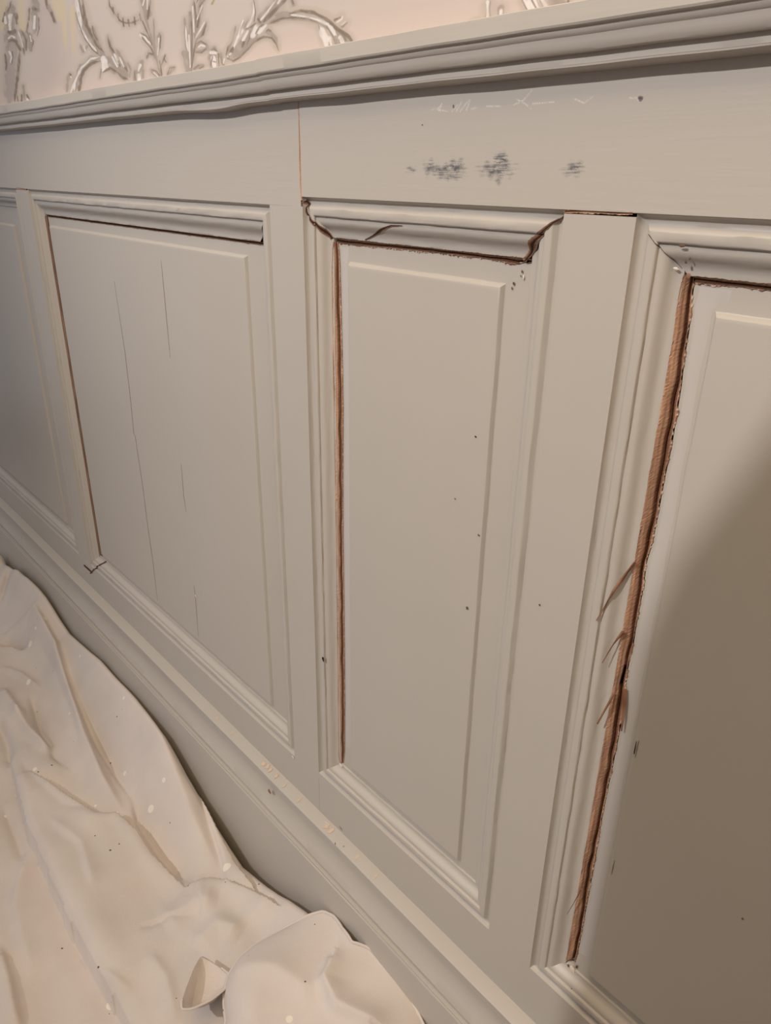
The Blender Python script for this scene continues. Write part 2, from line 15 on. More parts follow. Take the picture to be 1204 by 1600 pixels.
MOTIF = [['L',0.0992,0.0661,3.32,[-2.728,0.4443],[-2.727,0.3773],[-2.737,0.3096],[-2.827,0.2446]],['Y',0.0197,0.0197,3.62,[-2.923,0.502],[-2.943,0.4556],[-2.942,0.4237]],['Y',0.0184,0.0076,3.23,[-2.586,0.4592],[-2.582,0.4112],[-2.6,0.3352]],['Y',0.0168,0.0061,3.14,[-2.507,0.4337],[-2.533,0.3581],[-2.547,0.3141]],['Y',0.0273,0.0273,3.83,[-3.095,0.5237],[-3.151,0.457]],['Y',0.0212,0.0121,3.3,[-2.631,0.4648],[-2.616,0.4151]],['L',0.0311,0.0156,3.44,[-2.766,0.482],[-2.728,0.4443]],['M',0.0308,0.0308,3.72,[-3.044,0.4851],[-3.081,0.4124]],['M',0.0313,0.024,3.64,[-3.068,0.4112],[-3.112,0.3493],[-3.197,0.2328]],['K',0.026,0.0205,3.63,[-3.072,0.393],[-3.129,0.3217],[-3.197,0.2328]],['D',0.0074,0.0074,3.56,[-3.004,0.3718],[-3.061,0.3071],[-3.142,0.2279]],['D',0.007,0.0088,3.64,[-3.107,0.4038],[-3.064,0.407],[-3.023,0.3957],[-3.0,0.3677]],['D',0.0042,0.005,3.76,[-3.071,0.4847],[-3.038,0.4951],[-3.015,0.5101]],['W',0.0102,0.0085,3.73,[-3.044,0.4743],[-3.054,0.4574]],['D',0.0051,0.0051,3.8,[-3.124,0.467],[-3.097,0.4878]],['D',0.01,0.0067,3.67,[-2.986,0.4711],[-2.994,0.4454]],['W',0.0069,0.0069,3.78,[-3.098,0.4751],[-3.101,0.4589]],['W',0.0069,0.0069,3.72,[-3.064,0.4512],[-3.066,0.4368]],['D',0.0086,0.0104,3.69,[-3.09,0.4319],[-3.053,0.4244],[-3.023,0.4304]],['W',0.0052,0.0052,3.69,[-3.1,0.4144],[-3.064,0.4181],[-3.035,0.4097]],['W',0.0063,0.0054,3.66,[-3.116,0.3782],[-3.098,0.3614],[-3.115,0.3438]],['D',0.0056,0.0056,3.7,[-3.161,0.3727],[-3.165,0.3439],[-3.183,0.3258]],['D',0.0036,0.0036,3.64,[-3.083,0.3752],[-3.087,0.3567],[-3.111,0.3396]],['M',0.0137,0.0119,3.56,[-2.974,0.4235],[-2.937,0.3982],[-2.948,0.3668]],['D',0.0043,0.0051,3.54,[-2.957,0.4199],[-2.929,0.3902],[-2.942,0.3662]],['D',0.0035,0.0035,3.56,[-2.981,0.4116],[-2.967,0.3794],[-2.968,0.3539]],['W',0.0034,0.0034,3.58,[-2.989,0.4214],[-2.976,0.3984],[-2.969,0.3759]],['M',0.0173,0.0141,3.5,[-2.798,0.4861],[-2.795,0.4589]],['D',0.0095,0.0079,3.5,[-2.819,0.4686],[-2.795,0.4589]],['M',0.0194,0.0129,3.48,[-2.816,0.4514],[-2.833,0.4087]],['D',0.0048,0.0048,3.55,[-2.855,0.4695],[-2.875,0.4427]],['D',0.005,0.0042,3.5,[-2.884,0.4384],[-2.91,0.4132],[-2.888,0.3968],[-2.864,0.3839],[-2.895,0.3602]],['W',0.0065,0.0065,3.48,[-2.82,0.445],[-2.841,0.4164]],['D',0.0041,0.0032,3.44,[-2.788,0.438],[-2.796,0.4116],[-2.824,0.3921]],['M',0.0135,0.0085,3.49,[-2.891,0.4024],[-2.9,0.3624]],['W',0.0034,0.0034,3.49,[-2.886,0.4002],[-2.882,0.3856]],['D',0.0061,0.0046,3.4,[-2.702,0.4739],[-2.701,0.4527]],['M',0.0093,0.0062,3.34,[-2.689,0.456],[-2.655,0.4114]],['D',0.0046,0.0039,3.33,[-2.675,0.4381],[-2.66,0.4135]],['D',0.0038,0.0057,3.48,[-3.057,0.2431],[-3.067,0.226]],['M',0.0075,0.0056,3.47,[-3.029,0.2685],[-3.038,0.2284]],['D',0.0056,0.0037,3.42,[-3.006,0.2383],[-2.987,0.2257]],['W',0.0047,0.0047,3.42,[-3.012,0.227],[-3.001,0.2245]],['D',0.0038,0.0038,3.52,[-3.106,0.2419],[-3.108,0.2262]],['S',0.0235,0.0235,3.02,[-2.42,0.4232],[-2.407,0.361],[-2.378,0.3151]],['M',0.0191,0.0133,3.0,[-2.464,0.4437],[-2.448,0.4114],[-2.427,0.3707],[-2.389,0.3346],[-2.339,0.2993],[-2.302,0.2793]],['W',0.0103,0.0088,3.12,[-2.473,0.4448],[-2.466,0.4136],[-2.468,0.3751]],['W',0.0045,0.0045,3.02,[-2.463,0.3746],[-2.432,0.345],[-2.379,0.3121]],['D',0.0059,0.0051,3.01,[-2.428,0.4391],[-2.429,0.4015],[-2.407,0.361],[-2.373,0.33],[-2.328,0.3044]],['D',0.003,0.003,3.03,[-2.49,0.4163],[-2.474,0.3835],[-2.449,0.3498],[-2.401,0.3171],[-2.341,0.2933]],['D',0.0029,0.0022,3.1,[-2.455,0.4425],[-2.447,0.4036],[-2.429,0.3756]],['M',0.0073,0.0059,2.96,[-2.384,0.3737],[-2.367,0.3447],[-2.346,0.3182]],['D',0.0023,0.0023,2.98,[-2.384,0.3723],[-2.382,0.3553],[-2.361,0.3365]],['M',0.0046,0.0061,3.04,[-2.487,0.3377],[-2.471,0.3187],[-2.438,0.3299]],['W',0.0031,0.0031,3.03,[-2.461,0.332],[-2.456,0.3205]],['M',0.0158,0.0142,2.99,[-2.35,0.2925],[-2.418,0.2951],[-2.495,0.2821],[-2.547,0.2529],[-2.591,0.2201]],['D',0.0071,0.0079,2.98,[-2.357,0.2869],[-2.422,0.2859],[-2.484,0.2731],[-2.517,0.2509],[-2.544,0.2224]],['W',0.0048,0.0055,3.0,[-2.358,0.2963],[-2.422,0.297],[-2.5,0.2809],[-2.557,0.2535],[-2.612,0.2213]],['W',0.0033,0.0033,3.05,[-2.537,0.2639],[-2.567,0.2424],[-2.579,0.2262]],['M',0.01,0.0083,3.1,[-2.596,0.2714],[-2.618,0.256],[-2.635,0.2296]],['D',0.0041,0.0041,3.09,[-2.591,0.2711],[-2.586,0.2691]],['W',0.0033,0.0033,3.09,[-2.594,0.2645],[-2.589,0.2625]],['M',0.0221,0.0133,2.8,[-2.341,0.2933],[-2.28,0.2791],[-2.224,0.2595],[-2.198,0.2351]],['M',0.0178,0.0133,2.77,[-2.297,0.2667],[-2.244,0.2489],[-2.203,0.2339]],['W',0.015,0.0105,2.87,[-2.338,0.2899],[-2.323,0.2687]],['W',0.009,0.006,2.88,[-2.331,0.2847],[-2.347,0.2628]],['D',0.0052,0.006,2.79,[-2.349,0.2582],[-2.298,0.2652],[-2.259,0.2531],[-2.226,0.2371],[-2.192,0.2302]],['D',0.0058,0.0044,2.73,[-2.199,0.2591],[-2.19,0.2494]],['M',0.0043,0.0043,2.71,[-2.184,0.2682],[-2.169,0.2523],[-2.182,0.234]],['M',0.0058,0.0072,2.85,[-2.289,0.3414],[-2.279,0.3105],[-2.25,0.2825]],['D',0.0029,0.0035,2.86,[-2.291,0.3371],[-2.282,0.3138],[-2.254,0.2949]],['M',0.0087,0.0072,2.77,[-2.243,0.3028],[-2.217,0.2798],[-2.199,0.2605]],['W',0.0044,0.0044,2.8,[-2.259,0.2938],[-2.241,0.2713]],['W',0.0037,0.0037,2.81,[-2.277,0.2894],[-2.251,0.2646]],['W',0.0029,0.0029,2.77,[-2.228,0.2837],[-2.211,0.2614]],['D',0.0022,0.0022,2.78,[-2.243,0.2775],[-2.231,0.263]],['D',0.0023,0.0015,2.89,[-2.359,0.2668],[-2.376,0.246]],['M',0.0127,0.0127,2.66,[-2.104,0.2617],[-2.12,0.2442]],['W',0.0071,0.005,2.66,[-2.113,0.2567],[-2.124,0.2445]],['M',0.013,0.013,2.67,[-2.14,0.2442],[-2.141,0.2252]],['W',0.0072,0.0072,2.65,[-2.126,0.236],[-2.126,0.2242]],['D',0.0022,0.0022,2.67,[-2.147,0.2448],[-2.148,0.2272]],['M',0.0057,0.0043,2.63,[-2.097,0.244],[-2.102,0.2284]],['D',0.0027,0.003,2.82,[-2.255,0.4172],[-2.255,0.4045],[-2.236,0.3892],[-2.216,0.3755],[-2.199,0.3637],[-2.166,0.3557],[-2.136,0.3524],[-2.105,0.3531],[-2.074,0.3565]],['D',0.0033,0.0033,2.81,[-2.182,0.3674],[-2.183,0.3505]],['D',0.0033,0.0033,2.78,[-2.152,0.3612],[-2.149,0.3468]],['D',0.0032,0.0032,2.74,[-2.114,0.3624],[-2.114,0.3472]],['D',0.0032,0.0032,2.72,[-2.083,0.3657],[-2.079,0.3516]],['D',0.0033,0.0027,2.85,[-2.21,0.3805],[-2.207,0.3659]],['D',0.0033,0.0027,2.89,[-2.237,0.3979],[-2.234,0.3819]],['M',0.0053,0.004,2.62,[-2.064,0.393],[-2.05,0.3511],[-2.027,0.3011],[-2.013,0.2585],[-1.997,0.221]],['M',0.0142,0.0103,2.69,[-2.047,0.3908],[-2.033,0.3599]],['W',0.0026,0.0026,2.72,[-2.05,0.3912],[-2.06,0.3818]],['W',0.0032,0.0026,2.69,[-2.033,0.389],[-2.038,0.3711]],['D',0.0052,0.0039,2.68,[-2.016,0.3869],[-2.033,0.3625],[-2.04,0.3499]],['D',0.0033,0.0033,2.66,[-2.072,0.3508],[-2.045,0.3165],[-2.032,0.2947]],['M',0.004,0.0026,2.61,[-2.009,0.3464],[-2.016,0.304],[-2.015,0.2793]],['W',0.0061,0.004,2.66,[-2.091,0.3226],[-2.064,0.3116],[-2.039,0.2967]],['D',0.0027,0.0027,2.66,[-2.087,0.3249],[-2.059,0.3166],[-2.044,0.3041]],['D',0.0027,0.003,2.63,[-2.082,0.3161],[-2.063,0.3032],[-2.038,0.2883],[-2.021,0.2689]],['M',0.0055,0.0055,2.6,[-2.065,0.2684],[-2.055,0.2774],[-2.027,0.2735],[-2.012,0.2612]],['D',0.0027,0.0027,2.62,[-2.068,0.2701],[-2.055,0.2787],[-2.027,0.2735]],['M',0.008,0.0053,2.58,[-1.985,0.3145],[-1.995,0.2885],[-2.007,0.2677]],['W',0.0027,0.0027,2.58,[-1.991,0.3043],[-2.006,0.2703]],['D',0.002,0.002,2.58,[-1.979,0.3099],[-1.989,0.2838]],['D',0.0034,0.0027,2.54,[-1.965,0.2668],[-1.982,0.2532],[-1.995,0.2446]],['D',0.0027,0.0027,2.53,[-1.965,0.2518],[-1.974,0.2594]],['M',0.0083,0.0069,2.56,[-2.05,0.2404],[-2.027,0.2288],[-2.011,0.2234]],['D',0.0021,0.0021,2.56,[-2.053,0.2434],[-2.022,0.2368],[-2.003,0.2243]],['W',0.0021,0.0021,2.56,[-2.037,0.2351],[-2.017,0.2253]],['M',0.0081,0.0067,2.49,[-1.925,0.2364],[-1.946,0.2298],[-1.961,0.2241]],['D',0.0021,0.0021,2.49,[-1.921,0.2374],[-1.948,0.2381],[-1.965,0.2243]],['D',0.0027,0.0027,2.54,[-1.999,0.2573],[-1.995,0.2446],[-1.993,0.2222]],['M',0.0076,0.0063,2.45,[-1.853,0.3313],[-1.852,0.2905],[-1.849,0.2226]],['W',0.0031,0.0031,2.45,[-1.85,0.3158],[-1.852,0.2905],[-1.847,0.2643]],['M',0.0088,0.0063,2.43,[-1.824,0.3379],[-1.83,0.2884],[-1.843,0.2208]],['D',0.0025,0.0025,2.43,[-1.821,0.3375],[-1.824,0.2878],[-1.84,0.2206]],['W',0.0025,0.0025,2.42,[-1.838,0.2955],[-1.844,0.2315]],['M',0.0073,0.0061,2.44,[-1.804,0.3601],[-1.802,0.323],[-1.812,0.2866]],['D',0.003,0.0024,2.44,[-1.802,0.3597],[-1.798,0.3287],[-1.802,0.3081]],['W',0.0024,0.0024,2.44,[-1.81,0.3485],[-1.813,0.2992]],['M',0.0096,0.0072,2.42,[-1.773,0.356],[-1.784,0.3234],[-1.804,0.2983]],['D',0.0036,0.003,2.42,[-1.78,0.3303],[-1.796,0.3075]],['D',0.0035,0.0035,2.42,[-1.756,0.3539],[-1.778,0.3446]],['D',0.0035,0.0024,2.44,[-1.784,0.3575],[-1.791,0.3535]],['W',0.0019,0.0019,2.42,[-1.766,0.3455],[-1.794,0.322]],['M',0.0074,0.005,2.39,[-1.754,0.3115],[-1.777,0.2956],[-1.804,0.2832],[-1.82,0.2619],[-1.839,0.2271]],['D',0.0043,0.003,2.39,[-1.755,0.3079],[-1.773,0.2901],[-1.798,0.2839]],['D',0.0025,0.0032,2.4,[-1.808,0.2785],[-1.82,0.2619],[-1.838,0.2297]],['W',0.003,0.0024,2.4,[-1.76,0.3133],[-1.783,0.2998],[-1.809,0.2863]],['M',0.0062,0.0062,2.37,[-1.81,0.2673],[-1.79,0.2768],[-1.761,0.2691],[-1.754,0.2609],[-1.784,0.2586],[-1.811,0.261]],['W',0.0037,0.0031,2.38,[-1.8,0.2677],[-1.785,0.2713],[-1.768,0.2672]],['D',0.0025,0.0025,2.37,[-1.814,0.2588],[-1.784,0.2561],[-1.763,0.2617]],['D',0.002,0.002,2.38,[-1.805,0.2758],[-1.783,0.2787],[-1.761,0.2691]],['M',0.0078,0.0065,2.43,[-1.87,0.2637],[-1.862,0.2235]],['M',0.0089,0.0064,2.37,[-1.83,0.2264],[-1.81,0.2301],[-1.777,0.2301]],['D',0.0019,0.0019,2.37,[-1.827,0.2262],[-1.804,0.2322]],['D',0.0019,0.0019,2.35,[-1.799,0.2253],[-1.78,0.2278]],['O',0.004,0.0035,2.37,[-1.723,0.3427],[-1.714,0.3486]],['M',0.016,0.0148,2.31,[-1.728,0.2586],[-1.74,0.2397],[-1.74,0.2246]],['W',0.0055,0.0049,2.32,[-1.744,0.2525],[-1.721,0.2493]],['W',0.008,0.0074,2.3,[-1.734,0.2417],[-1.731,0.2251]],['D',0.002,0.002,2.32,[-1.74,0.256],[-1.728,0.2586],[-1.715,0.2524]],['D',0.002,0.002,2.31,[-1.736,0.2444],[-1.748,0.2277]],['D',0.0017,0.0017,2.3,[-1.735,0.2343],[-1.724,0.2321]],['M',0.011,0.0073,2.27,[-1.699,0.2437],[-1.691,0.2245]],['D',0.002,0.002,2.27,[-1.7,0.2413],[-1.699,0.2288],[-1.688,0.223]],['W',0.0037,0.003,2.26,[-1.687,0.2352],[-1.691,0.2269]],['D',0.0027,0.0024,2.29,[-1.71,0.2471],[-1.711,0.2236]],['S',0.0167,0.0119,2.25,[-1.656,0.2591],[-1.67,0.2387]],['M',0.0184,0.0196,2.2,[-1.667,0.2384],[-1.647,0.2451],[-1.614,0.2517],[-1.582,0.2638],[-1.556,0.2748],[-1.521,0.2801]],['D',0.0035,0.0039,2.18,[-1.673,0.2353],[-1.649,0.2284],[-1.622,0.2322],[-1.584,0.2454],[-1.563,0.255],[-1.533,0.26],[-1.509,0.2588],[-1.495,0.2551]],['M',0.0046,0.0046,2.19,[-1.66,0.2329],[-1.627,0.2374],[-1.589,0.2482],[-1.558,0.259],[-1.523,0.2624]],['D',0.0029,0.0024,2.26,[-1.678,0.2406],[-1.667,0.2554],[-1.653,0.2613]],['W',0.0069,0.0035,2.23,[-1.643,0.2532],[-1.628,0.2683],[-1.61,0.284],[-1.599,0.2977]],['D',0.0053,0.0041,2.24,[-1.655,0.2459],[-1.646,0.2534]],['W',0.0036,0.0036,2.25,[-1.67,0.2387],[-1.658,0.2425]],['D',0.0024,0.0024,2.25,[-1.667,0.2396],[-1.664,0.2382]],['W',0.0081,0.0058,2.23,[-1.625,0.2704],[-1.606,0.2801]],['W',0.0051,0.0034,2.21,[-1.603,0.2635],[-1.583,0.2765]],['D',0.0042,0.0042,2.21,[-1.609,0.2512],[-1.601,0.2586]],['D',0.0017,0.0017,2.23,[-1.617,0.2719],[-1.608,0.2849],[-1.596,0.2951]],['M',0.0047,0.0047,2.25,[-1.631,0.2897],[-1.644,0.2675],[-1.662,0.2537]],['W',0.0101,0.009,2.18,[-1.564,0.2688],[-1.545,0.2816]],['W',0.0083,0.0066,2.15,[-1.539,0.2708],[-1.514,0.2794]],['D',0.0029,0.0027,2.16,[-1.554,0.269],[-1.538,0.2797],[-1.521,0.2823]],['D',0.0017,0.0017,2.19,[-1.573,0.2766],[-1.58,0.2612],[-1.591,0.253]],['W',0.0055,0.0033,2.21,[-1.585,0.2847],[-1.569,0.2943],[-1.557,0.3065],[-1.555,0.3262]],['D',0.0022,0.0022,2.2,[-1.557,0.2907],[-1.55,0.3079],[-1.555,0.3284]],['M',0.0045,0.0045,2.21,[-1.595,0.2858],[-1.578,0.2966]],['D',0.0022,0.0022,2.2,[-1.593,0.281],[-1.57,0.2831],[-1.55,0.2877]],['M',0.0172,0.0172,2.14,[-1.538,0.2864],[-1.513,0.2958],[-1.477,0.3078],[-1.451,0.3153]],['D',0.0032,0.0028,2.14,[-1.5,0.3041],[-1.478,0.3176]],['W',0.0032,0.0032,2.15,[-1.535,0.2894],[-1.505,0.3025],[-1.476,0.3173]],['D',0.0064,0.0064,2.13,[-1.521,0.2867],[-1.489,0.2985],[-1.44,0.3139]],['W',0.0042,0.0037,2.12,[-1.467,0.312],[-1.46,0.3164]],['D',0.0033,0.0033,2.17,[-1.542,0.2935],[-1.533,0.287]],['M',0.0052,0.0041,2.07,[-1.419,0.3111],[-1.413,0.3021]],['D',0.0017,0.0017,2.07,[-1.419,0.3111],[-1.415,0.3044]],['M',0.0099,0.0022,2.11,[-1.515,0.2683],[-1.499,0.2644],[-1.481,0.2538],[-1.474,0.2352]],['D',0.0033,0.0022,2.11,[-1.548,0.2581],[-1.523,0.2613],[-1.495,0.2562],[-1.48,0.2447],[-1.471,0.2317]],['D',0.0037,0.0033,2.13,[-1.513,0.2692],[-1.506,0.2718],[-1.496,0.2675]],['S',0.0092,0.0082,2.0,[-1.46,0.2929],[-1.4,0.2953],[-1.349,0.2891],[-1.309,0.2773],[-1.271,0.2569]],['M',0.0093,0.0083,2.0,[-1.507,0.2819],[-1.467,0.2851],[-1.423,0.2843],[-1.38,0.2774],[-1.339,0.2666],[-1.3,0.2541],[-1.271,0.238],[-1.243,0.2232]],['M',0.0085,0.0064,2.09,[-1.474,0.2923],[-1.451,0.294],[-1.422,0.2885]],['D',0.0051,0.0047,1.96,[-1.427,0.2901],[-1.39,0.2899],[-1.349,0.282],[-1.313,0.2687],[-1.29,0.2551],[-1.267,0.2426],[-1.253,0.2281]],['W',0.0037,0.0041,2.0,[-1.423,0.2875],[-1.38,0.2794],[-1.339,0.2696],[-1.306,0.2588]],['D',0.0032,0.0027,2.05,[-1.502,0.2814],[-1.456,0.2849],[-1.412,0.282],[-1.37,0.2751],[-1.339,0.2666]],['D',0.004,0.0045,1.88,[-1.271,0.247],[-1.243,0.2321],[-1.232,0.2221]],['D',0.0025,0.0025,1.95,[-1.336,0.262],[-1.326,0.2435],[-1.315,0.2207]],['W',0.0082,0.0103,1.94,[-1.33,0.2573],[-1.32,0.2429],[-1.309,0.2222]],['W',0.0071,0.0061,1.92,[-1.302,0.2543],[-1.291,0.245],[-1.281,0.2339]],['W',0.0051,0.0051,1.92,[-1.302,0.236],[-1.295,0.2209]],['W',0.006,0.006,1.89,[-1.27,0.2348],[-1.258,0.2206]],['D',0.002,0.0024,1.92,[-1.308,0.2549],[-1.289,0.2367],[-1.281,0.2207]],['M',0.0061,0.0061,1.9,[-1.283,0.2361],[-1.279,0.2205]],['D',0.0013,0.0013,1.89,[-1.273,0.2311],[-1.27,0.2196]],['D',0.0013,0.0013,1.92,[-1.303,0.2299],[-1.299,0.2213]],['S',0.0108,0.0108,1.91,[-1.286,0.2646],[-1.263,0.2699],[-1.256,0.2632]],['D',0.0044,0.003,1.92,[-1.284,0.2634],[-1.267,0.2654]],['W',0.003,0.003,1.91,[-1.279,0.2588],[-1.265,0.2623],[-1.261,0.2667]],['D',0.0043,0.0034,1.9,[-1.262,0.251],[-1.25,0.2547]],['S',0.0049,0.0049,1.89,[-1.256,0.2464],[-1.243,0.2538]],['W',0.002,0.002,1.9,[-1.264,0.2531],[-1.252,0.2568]],['M',0.0083,0.0074,1.58,[-0.908,0.2464],[-0.907,0.234],[-0.908,0.2169]],['W',0.005,0.0037,1.58,[-0.909,0.2441],[-0.907,0.2209]],['D',0.002,0.002,1.57,[-0.905,0.2206],[-0.904,0.2165]],['M',0.0074,0.0065,1.55,[-0.882,0.2318],[-0.879,0.2153]],['W',0.0037,0.0037,1.55,[-0.881,0.2293],[-0.88,0.2154]],['S',0.0051,0.0042,1.59,[-0.942,0.2197],[-0.933,0.2263],[-0.919,0.2231]],['D',0.0034,0.0034,1.59,[-0.941,0.2189],[-0.93,0.2209]],['W',0.0017,0.0017,1.58,[-0.928,0.2174],[-0.919,0.2197]],['D',0.0027,0.0024,1.51,[-0.843,0.2169],[-0.833,0.2228]],['W',0.0047,0.004,1.5,[-0.839,0.2375],[-0.828,0.2269],[-0.818,0.2156]],['W',0.0039,0.0039,1.5,[-0.829,0.2363],[-0.811,0.2156]],['W',0.0039,0.0039,1.49,[-0.82,0.2351],[-0.806,0.2157]],['D',0.0013,0.0013,1.51,[-0.842,0.238],[-0.826,0.218]],['D',0.0017,0.0017,1.49,[-0.824,0.2357],[-0.808,0.2167]],['W',0.0054,0.0047,1.48,[-0.807,0.2335],[-0.792,0.2172]],['D',0.0017,0.0017,1.48,[-0.81,0.2339],[-0.8,0.2219],[-0.792,0.2209]],['M',0.0092,0.0077,1.46,[-0.787,0.231],[-0.78,0.2225]],['D',0.0031,0.0028,1.45,[-0.788,0.2182],[-0.777,0.2222],[-0.764,0.2191]],['W',0.0023,0.0023,1.45,[-0.781,0.2182],[-0.771,0.2199]],['M',0.0084,0.0076,1.45,[-0.776,0.2296],[-0.764,0.2221]],['D',0.003,0.003,1.44,[-0.759,0.2274],[-0.759,0.2178]],['D',0.0019,0.0019,1.42,[-0.736,0.2245],[-0.734,0.2162]]]
SCUFFS = [[-1.0666,0.0131,0.01,0.0062,0.55],[-1.0196,0.0163,0.0127,0.0121,0.7],[-0.9865,0.0114,0.0199,0.01,0.8],[-0.9582,0.0174,0.0163,0.0117,0.85],[-0.8688,0.0138,0.0283,0.0121,0.95],[-0.858,0.0258,0.0119,0.011,0.95],[-0.8641,0.0332,0.0106,0.0046,0.9],[-0.723,0.0125,0.0147,0.0077,0.55],[-0.7171,0.0185,0.0101,0.0076,0.7],[-0.9691,0.0026,0.0272,0.0059,0.5],[-0.8632,-0.0021,0.0054,0.0075,0.5]]
SCRATCH = [[[-1.0245,0.1049],[-1.0062,0.106],[-0.9976,0.1131],[-1.003,0.102]],[[-1.0061,0.1041],[-0.982,0.1011]],[[-0.9731,0.1007],[-0.9621,0.1095]],[[-0.9643,0.1003],[-0.9538,0.1127]],[[-0.9557,0.1],[-0.937,0.1155]],[[-0.9415,0.1012],[-0.9343,0.1163]],[[-0.9304,0.1025],[-0.9194,0.1038]],[[-0.8977,0.1046],[-0.8686,0.1032]],[[-0.843,0.1037],[-0.8238,0.1095],[-0.8095,0.1221]],[[-0.8389,0.1112],[-0.8208,0.1043],[-0.8077,0.0969]],[[-0.8061,0.1035],[-0.7639,0.1039]],[[-0.7329,0.1063],[-0.7146,0.0998],[-0.7008,0.107]],[[-0.6413,0.1022],[-0.6296,0.1015]],[[-1.0352,0.1292],[-1.0197,0.1284]],[[-0.8356,0.1263],[-0.7877,0.1274],[-0.7537,0.1284]]]
NAILHOLE = [[-0.6256,0.1006],[-0.874,-0.436],[-0.8488,-0.6299],[-0.2318,-1.0925],[-0.6913,-0.7135],[-0.9708,0.109]]
SHEET_EDGE = [[-5.388,0.085,-2.134],[-4.74,0.085,-2.15],[-4.359,0.085,-2.09],[-4.099,0.085,-2.0],[-3.941,0.085,-1.987],[-3.764,0.085,-1.996],[-3.588,0.08,-2.034],[-3.379,0.08,-2.085],[-2.969,0.078,-2.036],[-2.589,0.08,-2.024],[-2.299,0.088,-2.034],[-2.105,0.09,-2.084],[-1.965,0.092,-2.143],[-1.838,0.094,-2.181],[-1.745,0.094,-2.206],[-1.579,0.092,-2.152],[-1.357,0.09,-2.055],[-1.15,0.09,-2.002],[-1.064,0.09,-2.011],[-0.995,0.09,-2.023],[-0.86,0.095,-2.047],[-0.601,0.1,-2.117]]
FOLDS = {'r1': [[-4.073,-0.017],[-3.67,-0.058],[-3.399,-0.059],[-3.106,-0.045],[-2.747,-0.061],[-2.383,-0.099],[-1.982,-0.168],[-1.71,-0.191]],'r2': [[-3.758,-0.258],[-3.673,-0.157],[-3.35,-0.172],[-3.012,-0.234],[-2.719,-0.287],[-2.414,-0.329],[-2.208,-0.339]],'c2': [[-3.313,-0.169],[-2.948,-0.229],[-2.646,-0.262],[-2.39,-0.274],[-2.24,-0.279]],'c2b': [[-2.256,-0.272],[-2.14,-0.307],[-2.006,-0.307],[-1.872,-0.3],[-1.788,-0.29]],'r3': [[-2.658,-0.534],[-2.512,-0.497],[-2.373,-0.462],[-2.237,-0.418],[-2.191,-0.36],[-2.085,-0.338],[-1.934,-0.335],[-1.75,-0.309]],'r3b': [[-1.756,-0.316],[-1.752,-0.273],[-1.722,-0.229],[-1.671,-0.197],[-1.549,-0.161],[-1.436,-0.137]],'r4': [[-2.889,-0.548],[-2.719,-0.578],[-2.379,-0.632],[-2.134,-0.646],[-1.89,-0.659],[-1.664,-0.655],[-1.459,-0.646],[-1.318,-0.636]],'r5': [[-1.966,-0.849],[-1.836,-0.856],[-1.641,-0.883]],'c6': [[-2.359,-0.012],[-2.15,-0.073],[-1.925,-0.128],[-1.801,-0.159],[-1.689,-0.199]],'c7': [[-2.129,-0.084],[-1.877,-0.116],[-1.692,-0.135],[-1.536,-0.145]],'r8': [[-3.343,-0.442],[-3.157,-0.441],[-2.998,-0.457]],'c8': [[-3.732,-0.329],[-3.667,-0.28],[-3.565,-0.255]],'r9': [[-3.133,-0.448],[-2.91,-0.45],[-2.765,-0.432],[-2.673,-0.412]],'c9': [[-3.206,-0.355],[-2.926,-0.404],[-2.681,-0.422],[-2.6,-0.412]],'c10': [[-4.057,-0.268],[-4.124,-0.189],[-4.247,-0.11]],'r10': [[-4.397,-0.172],[-4.436,-0.097],[-4.436,-0.035]],'r11': [[-1.678,-0.436],[-1.675,-0.326],[-1.621,-0.263]],'r12': [[-1.524,-0.406],[-1.539,-0.309],[-1.459,-0.265]],'d1': [[-1.71,-0.496],[-1.686,-0.41],[-1.628,-0.328]],'d2': [[-2.755,-0.537],[-2.542,-0.532],[-2.364,-0.497],[-2.241,-0.424]],'e1': [[-3.523,-0.206],[-3.194,-0.227],[-2.875,-0.279],[-2.608,-0.336]],'e2': [[-3.532,-0.387],[-3.389,-0.341],[-3.202,-0.313]],'e3': [[-2.975,-0.006],[-2.526,-0.059],[-2.307,-0.095]],'e4': [[-2.318,-0.561],[-2.128,-0.515],[-1.922,-0.552]],'e5': [[-1.783,-0.668],[-1.632,-0.649],[-1.516,-0.601]],'e6': [[-2.318,-0.651],[-2.101,-0.761],[-1.789,-0.8]],'e7': [[-2.604,-0.655],[-2.409,-0.667],[-2.269,-0.68]],'e8': [[-1.595,-0.514],[-1.487,-0.51],[-1.37,-0.543]],'d3': [[-3.142,-0.527],[-2.934,-0.539],[-2.782,-0.569]]}
FLAP_ARC = [[-1.164,-0.496],[-1.236,-0.454],[-1.308,-0.417],[-1.341,-0.384],[-1.364,-0.337],[-1.37,-0.282],[-1.365,-0.229],[-1.346,-0.172],[-1.319,-0.12],[-1.286,-0.082],[-1.244,-0.073],[-1.19,-0.083],[-1.133,-0.093],[-1.088,-0.067],[-1.033,-0.056],[-0.962,-0.058],[-0.901,-0.066],[-0.813,-0.091],[-0.726,-0.107]]
CURL = [[-1.444,-0.415],[-1.412,-0.453],[-1.368,-0.498],[-1.335,-0.531],[-1.316,-0.54],[-1.301,-0.518],[-1.292,-0.464],[-1.301,-0.415],[-1.322,-0.377],[-1.384,-0.387],[-1.426,-0.4]]
